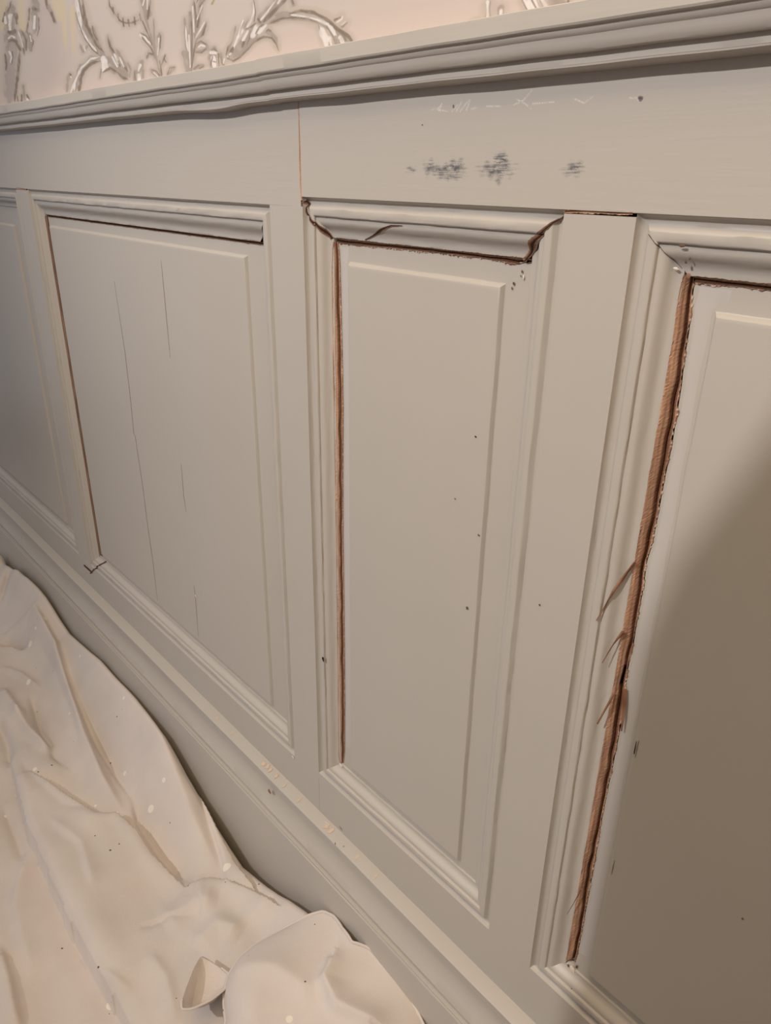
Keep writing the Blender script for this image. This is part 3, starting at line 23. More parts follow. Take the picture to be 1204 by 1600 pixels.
CHIPS = [[-0.8921,-0.445,0.00255,0.00199,0.0207,'p3','k'],[-0.8664,-0.6429,0.00296,0.00218,0.0207,'p3','b'],[-0.2366,-1.1151,0.00222,0.00255,0.0207,'p4','b'],[-0.6909,-0.713,0.00208,0.00259,-0.0006,'s3','b'],[-0.9352,-0.5872,0.00208,0.00164,0.0207,'p3','b'],[-0.8831,-0.8188,0.00351,0.0045,0.0207,'p3','b'],[-0.5327,-0.0783,0.00548,0.00177,0.0015,'m4t','b'],[-0.528,-0.099,0.00229,0.00286,0.012,'m4t','b'],[-0.5233,-0.0945,0.00146,0.00203,0.012,'m4t','b'],[-0.5257,-0.1178,0.00462,0.00416,0.0215,'m4l','t'],[-0.5448,-0.1101,0.00472,0.00251,0.019,'m4l','w'],[-0.8208,-0.1396,0.00161,0.00303,0.0284,'p3','b'],[-0.8227,-0.147,0.00135,0.00162,0.0284,'p3','b'],[-0.8363,-0.1608,0.00248,0.00309,0.0284,'p3','b'],[-0.8396,-0.1685,0.00138,0.0026,0.0284,'p3','b'],[-0.8171,-0.1485,0.00188,0.00405,0.0284,'p3','w'],[-1.3668,-1.201,0.00471,0.00855,-0.0,'m3l','k'],[-0.5176,-1.5598,0.00721,0.0109,0.0255,'m4b','w'],[-0.5271,-1.5563,0.00291,0.00546,0.024,'m4l','b'],[-0.5099,-1.5452,0.00285,0.0054,0.028,'m4b','b'],[-0.5033,-1.594,0.00143,0.00732,0.01,'m4b','k'],[-1.3253,-1.5618,0.00911,0.00975,0.025,'m3b','w'],[-1.537,-1.6628,0.00729,0.00675,-0.0008,'br','w'],[-0.4721,-0.915,0.00103,0.01815,0.0207,'p4','k'],[-2.1486,-1.3647,0.00713,0.00573,0.0207,'p2','w'],[-1.0422,0.0833,0.00159,0.00098,0,'br','b'],[-1.619,-1.8365,0.00971,0.01184,-0.045,'cap','r'],[-1.3044,-1.7203,0.00946,0.00516,-0.048,'cap','w'],[-1.2602,-1.7632,0.00307,0.00518,-0.05,'cap','b']]
CAPCHIPS = [[-1.6948,0.0085],[-1.6714,0.0102],[-1.6524,0.0068],[-1.6179,0.0068],[-1.347,0.0085],[-1.3248,0.0068],[-1.9967,0.0051],[-1.4857,0.0034],[-1.8902,0.0051],[-1.5667,0.0042],[-1.1165,0.0034],[-1.2013,0.0034]]
def P(x, depth, z):                 # wall units (x along the wall, depth into the wall, z from camera height) -> metres
    return (x*U, depth*U, (z+H)*U)

# ---------------------------------------------------------------- camera
from mathutils import Matrix, Vector
cam = bpy.data.cameras.new('camera'); co = bpy.data.objects.new('camera', cam); SC.collection.objects.link(co)
R, Up, F = Vector(CAM_R), Vector(CAM_U), Vector(CAM_F)
m = Matrix((R, Up, -F)).transposed().to_4x4(); m.translation = P(0, -1, 0)
co.matrix_world = m
cam.sensor_fit = 'VERTICAL'; cam.sensor_height = 36; cam.lens = FPX/1600*36; cam.clip_start = .01
SC.camera = co
# ---------------------------------------------------------------- world, lamps, exposure
w = bpy.data.worlds.new('world'); SC.world = w; w.use_nodes = True
bg = w.node_tree.nodes['Background']; bg.inputs[0].default_value = (.81, .87, 1, 1); bg.inputs[1].default_value = .37
def lamp(name, kind, loc, energy, color, target=None, **kw):
    d = bpy.data.lights.new(name, kind); d.energy = energy; d.color = color
    for k, v in kw.items(): setattr(d, k, v)
    o = bpy.data.objects.new(name, d); SC.collection.objects.link(o); o.location = loc
    if target is not None:
        o.rotation_euler = (Vector(target)-Vector(loc)).to_track_quat('-Z', 'Y').to_euler()
    return o
lamp('ceiling_spot', 'SPOT', P(-1.8, -5, 3.4), 132, (1, .955, .935), P(-1.0, 0, .42), shadow_soft_size=.022, spot_size=math.radians(59), spot_blend=1.)
lamp('ceiling_glow', 'AREA', P(.2, -2.0, 4.0), 20, (1, .74, .40), P(.2, -1.6, 0), shape='RECTANGLE', size=1.6, size_y=1.0)
lamp('warm_fill', 'POINT', P(3.6, -.9, 1.3), 9, (1, .66, .30), shadow_soft_size=.06)  # unseen warm fill added to graze the right-facing edges, not a fixture
vs = SC.view_settings; vs.view_transform = 'Standard'; vs.look = 'None'; vs.gamma = 1; vs.exposure = 0; vs.use_curve_mapping = False
# ---------------------------------------------------------------- helpers
def obj(name, verts, faces, mat, parent=None, smooth=False, cols=None, kind=None, label=None, sharp=None):
    me = bpy.data.meshes.new(name)
    off = parent.matrix_world.translation if parent is not None else Vector((0, 0, 0))
    V = np.asarray(verts, dtype=np.float64)
    me.from_pydata([tuple(v) for v in (V-np.array(WORG.get(parent.name if parent else '', (0, 0, 0))))], [], faces)
    if smooth:
        me.polygons.foreach_set('use_smooth', np.ones(len(me.polygons), bool))
        if sharp: me.set_sharp_from_angle(angle=math.radians(sharp))
    if cols is not None:
        a = me.color_attributes.new('Col', 'FLOAT_COLOR', 'POINT')
        c = np.ones((len(V), 4), np.float32); c[:, :3] = cols; a.data.foreach_set('color', c.ravel())
    me.materials.append(mat); me.update()
    o = bpy.data.objects.new(name, me); SC.collection.objects.link(o)
    WORG[o.name] = WORG.get(parent.name, (0, 0, 0)) if parent else (0, 0, 0)
    if parent: o.parent = parent
    if kind: o['kind'] = kind
    if label: o['label'] = label
    return o
WORG = {}
def thing(name, label, cat, loc=(0, 0, 0), group=None):
    o = bpy.data.objects.new(name, None); SC.collection.objects.link(o); o.location = loc
    o.empty_display_size = .05
    o['label'] = label; o['category'] = cat
    if group: o['group'] = group
    WORG[o.name] = loc
    return o
def grid_faces(nu, nv, flip=False):     # index = i*nv + j
    i, j = np.meshgrid(np.arange(nu-1), np.arange(nv-1), indexing='ij')
    a = i*nv+j; f = np.stack([a, a+1, a+nv+1, a+nv], -1).reshape(-1, 4)
    if flip: f = f[:, ::-1]
    return f.tolist()
def wob(seed, n=5, f0=3., f1=30.):      # smooth 1-D unevenness
    r = np.random.default_rng(seed); fr = np.exp(r.uniform(np.log(f0), np.log(f1), n)); ph = r.uniform(0, 6.28, n); am = r.uniform(.4, 1, n)/np.sqrt(n)
    return lambda s: sum(a*np.sin(f*np.asarray(s)+p) for a, f, p in zip(am, fr, ph))
def box(x0, x1, d0, d1, z0, z1):        # wall units, d0 the front (smaller depth)
    v = [P(x, d, z) for x in (x0, x1) for d in (d0, d1) for z in (z0, z1)]
    f = [(0, 1, 3, 2), (4, 6, 7, 5), (0, 4, 5, 1), (2, 3, 7, 6), (0, 2, 6, 4), (1, 5, 7, 3)]
    return v, f
def board(x0, x1, z0, z1, d1=.05, e=.0003, seed=1, d0=0.):   # a board with eased front arrises, subdivided and faintly uneven
    wz, wx = wob(seed), wob(seed+50)
    nx = max(2, int((x1-x0)/.12)+1); nz = max(2, int((z1-z0)/.12)+1)
    X = np.linspace(x0, x1, nx); Z = np.linspace(z0, z1, nz)
    v = []; f = []
    def add(x, d, z): v.append(P(x, d, z)); return len(v)-1
    fr = [[add(min(max(x, x0+e), x1-e), d0+.0005*float(wz(x*1.3)+wx(z*1.7)), min(max(z, z0+e), z1-e)) for z in Z] for x in X]
    for i in range(nx-1):
        for j in range(nz-1): f.append((fr[i][j], fr[i+1][j], fr[i+1][j+1], fr[i][j+1]))
    loop = [(i, 0) for i in range(nx-1)]+[(nx-1, j) for j in range(nz-1)]+[(i, nz-1) for i in range(nx-1, 0, -1)]+[(0, j) for j in range(nz-1, 0, -1)]
    a = [fr[i][j] for i, j in loop]; b = [add(X[i], d0+e, Z[j]) for i, j in loop]; c = [add(X[i], d1, Z[j]) for i, j in loop]
    n = len(loop)
    for p, q in ((a, b), (b, c)):
        for k in range(n): f.append((p[k], q[k], q[(k+1) % n], p[(k+1) % n]))
    f.append(tuple(reversed(c)))
    return v, f

# ---------------------------------------------------------------- materials
def lin(r, g, b): return tuple(((c/255+.055)/1.055)**2.4 if c > 10 else c/255/12.92 for c in (r, g, b))
def material(name, color, rough=.5, spec=.4, attr=False, bump=0., bscale=(60, 60, 60), bdist=.0006, mottle=.0, mscale=9., extra=None):
    m = bpy.data.materials.new(name); m.use_nodes = True; nt = m.node_tree; N = nt.nodes; L = nt.links
    p = N['Principled BSDF']; p.inputs['Roughness'].default_value = rough; p.inputs['Specular IOR Level'].default_value = spec
    tc = N.new('ShaderNodeTexCoord')
    if attr:
        ca = N.new('ShaderNodeVertexColor'); ca.layer_name = 'Col'; base = ca.outputs['Color']
    else:
        rgb = N.new('ShaderNodeRGB'); rgb.outputs[0].default_value = (*color, 1); base = rgb.outputs[0]
    if mottle:
        no = N.new('ShaderNodeTexNoise'); no.inputs['Scale'].default_value = mscale; no.inputs['Detail'].default_value = 5
        L.new(tc.outputs['Object'], no.inputs['Vector'])
        mr = N.new('ShaderNodeMapRange'); mr.inputs[1].default_value = .3; mr.inputs[2].default_value = .7; mr.inputs[3].default_value = 1-mottle; mr.inputs[4].default_value = 1+mottle
        L.new(no.outputs[0], mr.inputs[0])
        mx = N.new('ShaderNodeVectorMath'); mx.operation = 'SCALE'; L.new(base, mx.inputs[0]); L.new(mr.outputs[0], mx.inputs['Scale']); base = mx.outputs[0]
    if extra: base = extra(nt, tc, base)
    L.new(base, p.inputs['Base Color'])
    if bump:
        mp = N.new('ShaderNodeMapping'); mp.inputs['Scale'].default_value = bscale; L.new(tc.outputs['Object'], mp.inputs['Vector'])
        nb = N.new('ShaderNodeTexNoise'); nb.inputs['Scale'].default_value = 1; nb.inputs['Detail'].default_value = 4; L.new(mp.outputs[0], nb.inputs['Vector'])
        bp = N.new('ShaderNodeBump'); bp.inputs['Strength'].default_value = bump; bp.inputs['Distance'].default_value = bdist
        L.new(nb.outputs[0], bp.inputs['Height']); L.new(bp.outputs[0], p.inputs['Normal'])
    return m
PAINT = lin(185, 178, 169)
def specks(nt, tc, base, scale, size, col, keep=.5):
    N, L = nt.nodes, nt.links
    vo = N.new('ShaderNodeTexVoronoi'); vo.inputs['Scale'].default_value = scale; L.new(tc.outputs['Object'], vo.inputs['Vector'])
    wn = N.new('ShaderNodeSeparateColor'); L.new(vo.outputs['Color'], wn.inputs[0])
    sz = N.new('ShaderNodeMath'); sz.operation = 'MULTIPLY'; sz.inputs[1].default_value = size; L.new(wn.outputs[1], sz.inputs[0])
    lt = N.new('ShaderNodeMath'); lt.operation = 'LESS_THAN'; L.new(vo.outputs['Distance'], lt.inputs[0]); L.new(sz.outputs[0], lt.inputs[1])
    kp = N.new('ShaderNodeMath'); kp.operation = 'LESS_THAN'; kp.inputs[1].default_value = keep; L.new(wn.outputs[0], kp.inputs[0])
    mu = N.new('ShaderNodeMath'); mu.operation = 'MULTIPLY'; L.new(lt.outputs[0], mu.inputs[0]); L.new(kp.outputs[0], mu.inputs[1])
    mx = N.new('ShaderNodeMix'); mx.data_type = 'RGBA'; L.new(mu.outputs[0], mx.inputs[0]); L.new(base, mx.inputs[6]); mx.inputs[7].default_value = (*col, 1)
    return mx.outputs[2]
paint_h = material('eggshell_paint_horizontal', PAINT, .42, .35, bump=.25, bscale=(14, 60, 260), mottle=.012)
paint_v = material('eggshell_paint_vertical', PAINT, .42, .35, bump=.2, bscale=(260, 60, 14), mottle=.012)
paint_col = material('eggshell_paint_scuffed', PAINT, .42, .35, attr=True, bump=.22, bscale=(14, 60, 260))
wall_paper = material('printed_wallpaper', PAINT, .7, .2, attr=True, bump=.15, bscale=(300, 300, 300), bdist=.0003)
plaster = material('plaster', lin(205, 203, 200), .8, .2, bump=.3)
wood = material('torn_bare_wood', PAINT, .75, .15, attr=True, bump=.25, bscale=(700, 700, 120))
floor_mat = material('dark_floorboards', lin(92, 66, 46), .55, .3, bump=.4, bscale=(6, 90, 90), mottle=.2, mscale=20)
def cloth_extra(nt, tc, base):
    base = specks(nt, tc, base, 34, .22, lin(238, 230, 218), .30)
    base = specks(nt, tc, base, 58, .085, lin(98, 84, 72), .40)
    return base
CLOTH = lin(216, 206, 199)
cloth = material('cotton_twill', CLOTH, .85, .1, bump=.5, bscale=(420, 900, 900), bdist=.0005, mottle=.05, mscale=14, extra=cloth_extra)

# ---------------------------------------------------------------- room shell
v, f = box(-9, 6, -14, .35, FLOOR-.1, FLOOR); obj('floor', v, f, floor_mat, kind='structure')
prof = [(.003, 4.1), (.003, .12), (.075, .12), (.075, FLOOR), (.35, FLOOR), (.35, 4.1)]
v = [P(x, d, z) for x in (-9, 6) for d, z in prof]; n = len(prof)
f = [(k, (k+1) % n, n+(k+1) % n, n+k) for k in range(n)]+[tuple(range(n))[::-1], tuple(range(n, 2*n))]
wall = obj('wall_back', v, f, plaster, kind='structure')

# ---- wallpaper: a sheet whose print is carried by colours on its own fine mesh
def stroke_dist(X, Z, pts, w0, w1, a):
    pts = np.array(pts, float); D = np.full(X.shape, 9.); 
    px, pz = pts[:, 0]/a, pts[:, 1]; x = X/a
    seg = np.hypot(np.diff(px), np.diff(pz)); cum = np.concatenate([[0], np.cumsum(seg)]); tot = max(cum[-1], 1e-9)
    for k in range(len(pts)-1):
        dx, dz = px[k+1]-px[k], pz[k+1]-pz[k]; l2 = dx*dx+dz*dz+1e-12
        t = np.clip(((x-px[k])*dx+(Z-pz[k])*dz)/l2, 0, 1)
        d = np.hypot(x-px[k]-t*dx, Z-pz[k]-t*dz)
        s = (cum[k]+t*seg[k])/tot; ww = (w0+(w1-w0)*s)/2
        if len(pts) > 2: ww = ww*np.clip(.55+.45*np.minimum(s, 1-s)*8, .55, 1)
        D = np.minimum(D, d-ww)
    return D
INK = {'D': (lin(124, 111, 98), .85), 'M': (lin(160, 149, 140), .9), 'K': (lin(178, 168, 166), .7), 'S': (lin(192, 179, 166), .6),
       'W': (lin(226, 221, 218), .85), 'Y': (lin(205, 190, 162), .8), 'L': (lin(190, 177, 171), .7), 'O': (lin(160, 145, 95), .8)}
def du(x): return .0011+.00028*max(0, -x-.6)**2.2
xs = [1.6]; 
while xs[-1] > -3.7: xs.append(xs[-1]-(.05 if xs[-1] > -.3 else du(xs[-1])))
xs = np.array(xs[::-1]+[]) ; xs = np.concatenate([np.linspace(-8.5, -3.8, 12), xs, [2.5, 6]])
zs = np.concatenate([np.arange(.18, .56, .0016), [.6, .8, 1.2, 2, 3, 4]])
X, Z = np.meshgrid(xs, zs, indexing='ij')
base = np.array(lin(198, 187, 180)); C = np.ones(X.shape+(3,))*base
n1, n2 = wob(3, 6, 2, 9), wob(4, 6, 3, 12)
warm = np.clip(.5+.5*n1(X*2)*n2(Z*9+X), 0, 1)[..., None]
C = C*(1-.35*warm)+np.array(lin(198, 187, 175))*.35*warm
pk = np.exp(-((Z-.22)/.05)**2)[..., None]*.5; C = C*(1-pk)+np.array(lin(203, 185, 176))*pk
def field(seed, n, f0, f1):
    r = np.random.default_rng(seed); o = np.zeros(X.shape)
    for _ in range(n):
        f = math.exp(r.uniform(math.log(f0), math.log(f1))); a = r.uniform(0, 3.14); o += np.sin(f*(X*.55*math.cos(a)+Z*math.sin(a))+r.uniform(0, 6.28))
    return o/math.sqrt(n/2)
NF, NG = field(1, 10, 100, 350), np.clip(field(2, 10, 150, 500), 0, 2)
HALO = [['H', s[1]*1.25+.010, s[2]*1.25+.010]+s[3:] for s in MOTIF if s[0] in 'DMK']
INK['H'] = (lin(180, 168, 158), .55)
for s in HALO+MOTIF:
    col, al = INK[s[0]]; soft = {'Y': .35, 'L': .5, 'S': .25, 'K': .3, 'H': .4}.get(s[0], .22)
    pts = s[4:]; m_ = max(s[1], s[2]); a = s[3]
    pa = np.array(pts); i0, i1 = np.searchsorted(xs, [pa[:, 0].min()-m_*a*1.5, pa[:, 0].max()+m_*a*1.5]); j0, j1 = np.searchsorted(zs, [pa[:, 1].min()-m_*1.5, pa[:, 1].max()+m_*1.5])
    if i1 <= i0 or j1 <= j0: continue
    sub = np.s_[i0:i1, j0:j1]
    D = stroke_dist(X[sub], Z[sub], pts, s[1], s[2], a)
    if s[0] in 'DMWKO': D = D+.09*m_*NF[sub]
    sw = max(.0012, soft*m_)
    k = (np.clip(.5-D/sw, 0, 1)*al*(1-.22*NG[sub] if s[0] in 'DMWK' else 1))[..., None]
    C[sub] = C[sub]*(1-k)+np.array(col)*k
v = np.stack([X*U, np.zeros_like(X), (Z+H)*U], -1).reshape(-1, 3)
obj('wallpaper', v, grid_faces(len(xs), len(zs), True), wall_paper, wall, cols=C.reshape(-1, 3), smooth=True)

# ---- chair rail
def sweep_x(x0, x1, prof, fine0, fine1, step, name, mat, parent=None, kind=None, off=None, seed=11, sharp=32):
    xs = np.concatenate([np.linspace(x0, fine0, 8)[:-1], np.arange(fine0, fine1, step), np.linspace(fine1, x1, 6)])
    prof = np.array(prof); k = len(prof); V = []
    ws = [wob(seed+i, 6, 4, 40) for i in range(k)]; wy = [wob(seed+77+i, 6, 4, 30) for i in range(k)]
    for x in xs:
        for i, (p, z) in enumerate(prof):
            dz = .0007*float(ws[0](x))+.00018*float(ws[i](x)); dp = .0006*float(wy[0](x))+.00015*float(wy[i](x))
            if i in (0, k-1): dz = dp = 0
            if off: a = off(x, i); dz += a[0]; dp += a[1]
            V.append(P(x, -(p+dp), z+dz))
    F_ = grid_faces(len(xs), k); n0 = len(V)-k
    F_ += [tuple(range(k))[::-1], tuple(range(n0, n0+k))]
    return obj(name, V, F_, mat, parent, smooth=True, kind=kind, sharp=sharp)
def round_prof(pts, ins):               # densify chosen spans as circular-ish bulges: list of (index, bulge)
    out = []
    for i, q in enumerate(pts):
        out.append(q)
        if i in ins:
            a, b = np.array(q), np.array(pts[i+1]); d = b-a; nrm = np.array([-d[1], d[0]])
            for t in (.2, .4, .6, .8): out.append(tuple(a+d*t+nrm*ins[i]*4*t*(1-t)))
    return out
RAIL = round_prof([(0, .205), (.083, .205), (.086, .2035), (.086, .182), (.084, .1795), (.076, .1785), (.0755, .1765), (.068, .170), (.0665, .1645), (.0645, .1605), (.046, .1545),
        (.0425, .1535), (.0428, .1420), (.0415, .1392), (.036, .1376), (0, .1365)], {6: .1, 9: .22, 12: -.12})
RAIL = [(p*.65, z*(1-.65*p)/(1-p) if p > .03 else z) for p, z in RAIL]
kr = len(RAIL)
def rail_off(x, i):                      # the lower bead sags and ends in a lump at the old joint
    b = .0075*math.exp(-((x+1.70)/.13)**2)*(1/(1+math.exp((x+1.60)/.025)))
    w_ = min(1, max(0, (i-kr+9)/4)) if i < kr-1 else 1
    return (-b*.75*w_ + (.002 if x > -1.47 else -.001)*.5, 0)
chair_rail = sweep_x(-9, 6, RAIL, -4.2, .2, .012, 'trim_1', paint_h, kind='structure', off=rail_off, sharp=22)

# ---- skirting: plinth board with its cap moulding
SK = round_prof([(-.03, -1.785), (.003, -1.7855), (.033, -1.796), (.0365, -1.798), (.0365, -1.803), (.032, -1.806), (.033, -1.811), (.055, -1.903),
      (.0555, -1.908), (.050, -1.911), (.051, -1.9155), (.064, -1.9175), (.064, -1.9215), (-.03, -1.9215)], {6: -.12})
plinth = sweep_x(-9, 6, [(-.03, -1.922), (.0645, -1.922), (.0672, -1.925), (.068, -1.93), (.068, FLOOR), (-.03, FLOOR)], -4.5, .2, .05, 'baseboard_back', paint_h, kind='structure', seed=31)
cap = sweep_x(-9, 6, SK, -4.5, .2, .015, 'cap_moulding', paint_h, plinth, seed=51, sharp=28)

# ---------------------------------------------------------------- the panelled dado
dado = thing('wainscot', 'grey-beige painted panelled wainscot with split mouldings below the wallpaper', 'wainscot', P(-1.5, 0, FLOOR))
def jag(n, amp, seed, rough=.6):
    r = np.random.default_rng(seed); a = r.normal(0, 1, n); b = np.interp(np.arange(n), np.arange(0, n, 5), r.normal(0, 1, len(np.arange(0, n, 5))))
    return amp*(rough*a*.6+(1-rough)*b)
W_DARK, W_MID, W_LIGHT, W_RED = np.array(lin(54, 36, 28)), np.array(lin(144, 108, 86)), np.array(lin(188, 150, 124)), np.array(lin(126, 86, 64))  # first tone: dark torn wood with the seam's shade painted in
def ribbon(name, tab, yl, yr, deep, parent, prof=None, step=.0026, jl=.0008, jr=.0022, seed=1, surf=None, label=None, bright=1., stain=None, hole=None):
    """a split in the wood: two torn flanks falling into a dark seam; tab rows are left x,z, right x,z"""
    t = np.array(tab); L_, R_ = t[:, :2], t[:, 2:]; mid = (L_+R_)/2
    s = np.concatenate([[0], np.cumsum(np.linalg.norm(np.diff(mid, axis=0), axis=1))]); n = max(4, int(s[-1]/step)); q = np.linspace(0, s[-1], n)
    I = lambda A: np.stack([np.interp(q, s, A[:, k]) for k in (0, 1)], 1)
    l, r_ = I(L_), I(R_); d = r_-l
    if prof is None: l = l-d/np.linalg.norm(d, axis=1, keepdims=True)*.0007; d = r_-l
    wd = np.linalg.norm(d, axis=1, keepdims=True)+1e-9; e = d/wd
    rj = r_+e*jag(n, jr, seed)[:, None]; lj = l-e*jag(n, jl, seed+9)[:, None]; last = (prof or [(2,)])[-1][0]
    rs = np.random.default_rng(seed); V = []; Cc = []
    seam = np.clip(.54+.09*wob(seed+3, 6, 10, 120)(q), .3, .75)
    pr = prof or [(0, 0, 'a'), (.2, .10, 'a'), (.4, .16, 'a'), (.6, .28, 'a'), (.78, .36, 'b'), (.93, .55, 'b'), (1, 1, 's'), (1.12, .5, 'b'), (1.35, .22, 'b'), (1.6, .10, 'b'), (1.8, .05, 'a'), (2, 0, 'b')]
    streak = [rs.uniform(.8, 1.2) for _ in pr]; sl = [wob(seed*13+k, 5, 8, 90) for k in range(len(pr))]; ws_ = [wob(seed*17+k, 5, 5, 60) for k in range(len(pr))]
    for i in range(n):
        for k, (a, dp, c_) in enumerate(pr):
            f_ = a*seam[i] if a <= 1 else seam[i]+(a-1)*(1-seam[i])
            pt = lj[i] if a == 0 else rj[i] if a == 2 else l[i]+(r_[i]-l[i])*f_
            y0 = yl+(yr-yl)*f_
            if surf is not None: y0 = surf(pt[0], pt[1])-.0012
            yy = y0+deep*dp*(1 if 0 < a < 2 else 0)+(rs.normal(0, .00025) if 0 < a < 2 else 0)
            V.append(P(pt[0], yy, pt[1]))
            w_ = min(1, max(0, .5+.45*float(ws_[k](q[i]))+rs.normal(0, .05)))
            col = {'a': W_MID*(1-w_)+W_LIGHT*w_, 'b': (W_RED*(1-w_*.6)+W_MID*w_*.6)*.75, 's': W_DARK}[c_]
            col = col*streak[k]*bright*(1+.22*float(sl[k](q[i]))+rs.normal(0, .03))
            if prof is None and k == len(pr)-1 and rs.random() < .22: col = np.array(lin(214, 200, 186))
            if hole and hole[0] < pt[1] < hole[1] and .75 < a < 1.5: col = col*.08  # near-black painted in as the shade inside the hole
            Cc.append(col)
    Cc = np.array(Cc)
    if stain is not None: Cc = Cc*.45+np.array(stain)*.55
    return obj(name, V, grid_faces(n, len(pr), True), wood, parent, cols=Cc, smooth=False, label=label)

# frame members
TL, TR_ = -.060, -.041          # underside of the left and of the right top rail
BL, BR_ = -1.656, -1.630        # top of the left and of the right bottom rail
v, f = board(-9, -1.4098, TL, .14, seed=2); obj('top_rail', v, f, paint_h, dado)
# the right top rail carries scuffs, chalky scratches and a nail hole: fine mesh with colour
xr = np.concatenate([np.arange(-1.4050, -.30, .0013), np.linspace(-.3, 6, 12)]); zr = np.linspace(TR_+.0008, .14, 150)
X, Z = np.meshgrid(xr, zr, indexing='ij'); Cc = np.ones(X.shape+(3,))*np.array(PAINT)
n1 = wob(5, 7, 200, 700)
hat = np.random.default_rng(5).uniform(0, 1, (len(xr)//9+2, len(zr)))
hx = np.arange(len(xr))/9.; hi = hx.astype(int); fr = (hx-hi)[:, None]
hatch = hat[hi]*(1-fr)+hat[hi+1]*fr
fine = np.random.default_rng(6).uniform(0, 1, X.shape)
for k, (x, z, rx, rz, al) in enumerate(SCUFFS):
    q = np.hypot((X-x)/(rx*1.25)+.25*np.sin(Z*900+k), (Z-z)/rz+.3*np.sin(X*300+k*2))
    mk = np.clip(1.25-q, 0, 1)*np.clip((hatch*.75+fine*.35-.34)*3.5, 0, 1)*min(1, al*1.3)
    Cc = Cc*(1-mk[..., None])+np.array(lin(92, 92, 98))*mk[..., None]
for k, s in enumerate(SCRATCH):
    dark = k >= len(SCRATCH)-2
    D = stroke_dist(X, Z, s, .0018, .0012, 1.4)+.0012*(fine-.5)
    mk = np.clip(.5-D/.0018, 0, 1)*np.clip(fine*1.6-.25, 0, 1)*(.35 if dark else .95)
    Cc = Cc*(1-mk[..., None])+np.array(lin(140, 130, 120) if dark else lin(240, 235, 226))*mk[..., None]
for k, s in enumerate((NAILHOLE[0], NAILHOLE[5])):
    q = np.hypot((X-s[0])/(.0042, .0025)[k], (Z-s[1])/(.0026, .003)[k]+.5*np.sin(X*400)); mk = np.clip((1.1-q)*3, 0, 1)
    Cc = Cc*(1-mk[..., None])+np.array(lin(112, 104, 106))*mk[..., None]
wz, wx = wob(21), wob(22); Y = .0005*(wz(X*1.3)+wx(Z*1.7))
hole = np.clip(1-np.hypot((X-NAILHOLE[0][0])/.005, (Z-NAILHOLE[0][1])/.003), 0, 1); Y = Y+.003*hole
Vr = np.stack([X*U, Y*U, (Z+H)*U], -1).reshape(-1, 3); nz = len(zr); nx = len(xr)
edge = [i*nz for i in range(nx)]; eb = len(Vr)
back = [P(xr[i], .05, TR_) for i in range(nx)]; mid_ = [P(xr[i], .0015, TR_) for i in range(nx)]
lb = [P(xr[0]-.0006, .05, z) for z in zr]
Vr = np.concatenate([Vr, np.array(mid_), np.array(back), np.array(lb)])
Fr = grid_faces(nx, nz, True)
for i in range(nx-1):
    Fr.append((edge[i], eb+i, eb+i+1, edge[i+1])); Fr.append((eb+i, eb+nx+i, eb+nx+i+1, eb+i+1))
for j in range(nz-1): Fr.append((j, j+1, eb+2*nx+j+1, eb+2*nx+j))
Cr = np.concatenate([Cc.reshape(-1, 3), np.ones((2*nx+nz, 3))*np.array(PAINT)])
rail_r = obj('top_rail', Vr, Fr, paint_col, dado, cols=Cr, label='top rail with dark scuffs, chalky scratches and a nail hole')
v, f = board(-9, -1.405, -1.80, BL, seed=3); obj('bottom_rail', v, f, paint_h, dado)
v, f = board(-1.404, 6, -1.80, BR_, seed=4); obj('bottom_rail', v, f, paint_h, dado)
STILES = [(-6.75, -6.62, BL, TL), (-3.30, -3.165, BL, TL-.004), (-1.531, -1.4035, BL, TL), (-.729, -.606, BR_, -.0458), (.36, .485, BR_, TR_), (1.72, 1.85, BR_, TR_), (3.4, 3.53, BR_, TR_)]
st = []
for k, (a, b, z0, z1) in enumerate(STILES):
    v, f = board(a, b, z0, z1, seed=60+k); st.append(obj('stile', v, f, paint_v, dado))

# moulding profile: t inwards from the frame edge, depth below the frame face
MP = [(0, .0006), (.0010, .0040), (.0026, .0080), (.0052, .0106), (.0090, .0116), (.0132, .0116), (.0146, .0106), (.0195, .0036), (.0208, .0026), (.0225, .0022), (.0330, .0022), (.0348, .0030), (.0358, .0044),
      (.0364, .0082), (.0378, .0086), (.0410, .0082), (.0445, .0086), (.0475, .0098), (.0505, .0124), (.0530, .0156), (.0555, .0190), (.0580, .0216), (.0610, .0236), (.0645, .0247), (.0680, .0250), (.0715, .0252), (.0722, .0262), (.0722, .0480)]
MPa = np.array(MP)
def mprof(wd):                          # the same section with its cove stretched to another width
    return [(t if t <= .0366 else .0366+(t-.0366)*(wd-.0366)/(.0722-.0366), d) for t, d in MP]
def mould(rect, side, parent, seed, wd=.0722):
    MP = mprof(wd)
    x0, x1, z0, z1 = rect
    horiz = side in ('top', 'bottom'); ln = (x1-x0) if horiz else (z1-z0)
    n = max(6, int(ln/.02)); S = np.linspace(0, 1, n); k = len(MP); V = []
    ws = [wob(seed*31+i, 6, 6, 60) for i in range(k)]
    for s in S:
        g = math.sin(math.pi*s)**.3
        for i, (t, d) in enumerate(MP):
            a0, a1 = t, ln-t; q = a0+(a1-a0)*s
            tt = t+(.0006*float(ws[i](q*2)) if 0 < i < k-2 else 0)*g; dd = d+(.0005*float(ws[(i+7) % k](q*2)) if 0 < i < k-2 else 0)*g
            if side == 'top': V.append(P(x0+q, dd, z1-tt))
            if side == 'bottom': V.append(P(x0+q, dd, z0+tt))
            if side == 'left': V.append(P(x0+tt, dd, z0+q))
            if side == 'right': V.append(P(x1-tt, dd, z0+q))
    return obj('moulding', V, grid_faces(n, k, side in ('top', 'right')), paint_h if horiz else paint_v, parent, smooth=True, sharp=38)
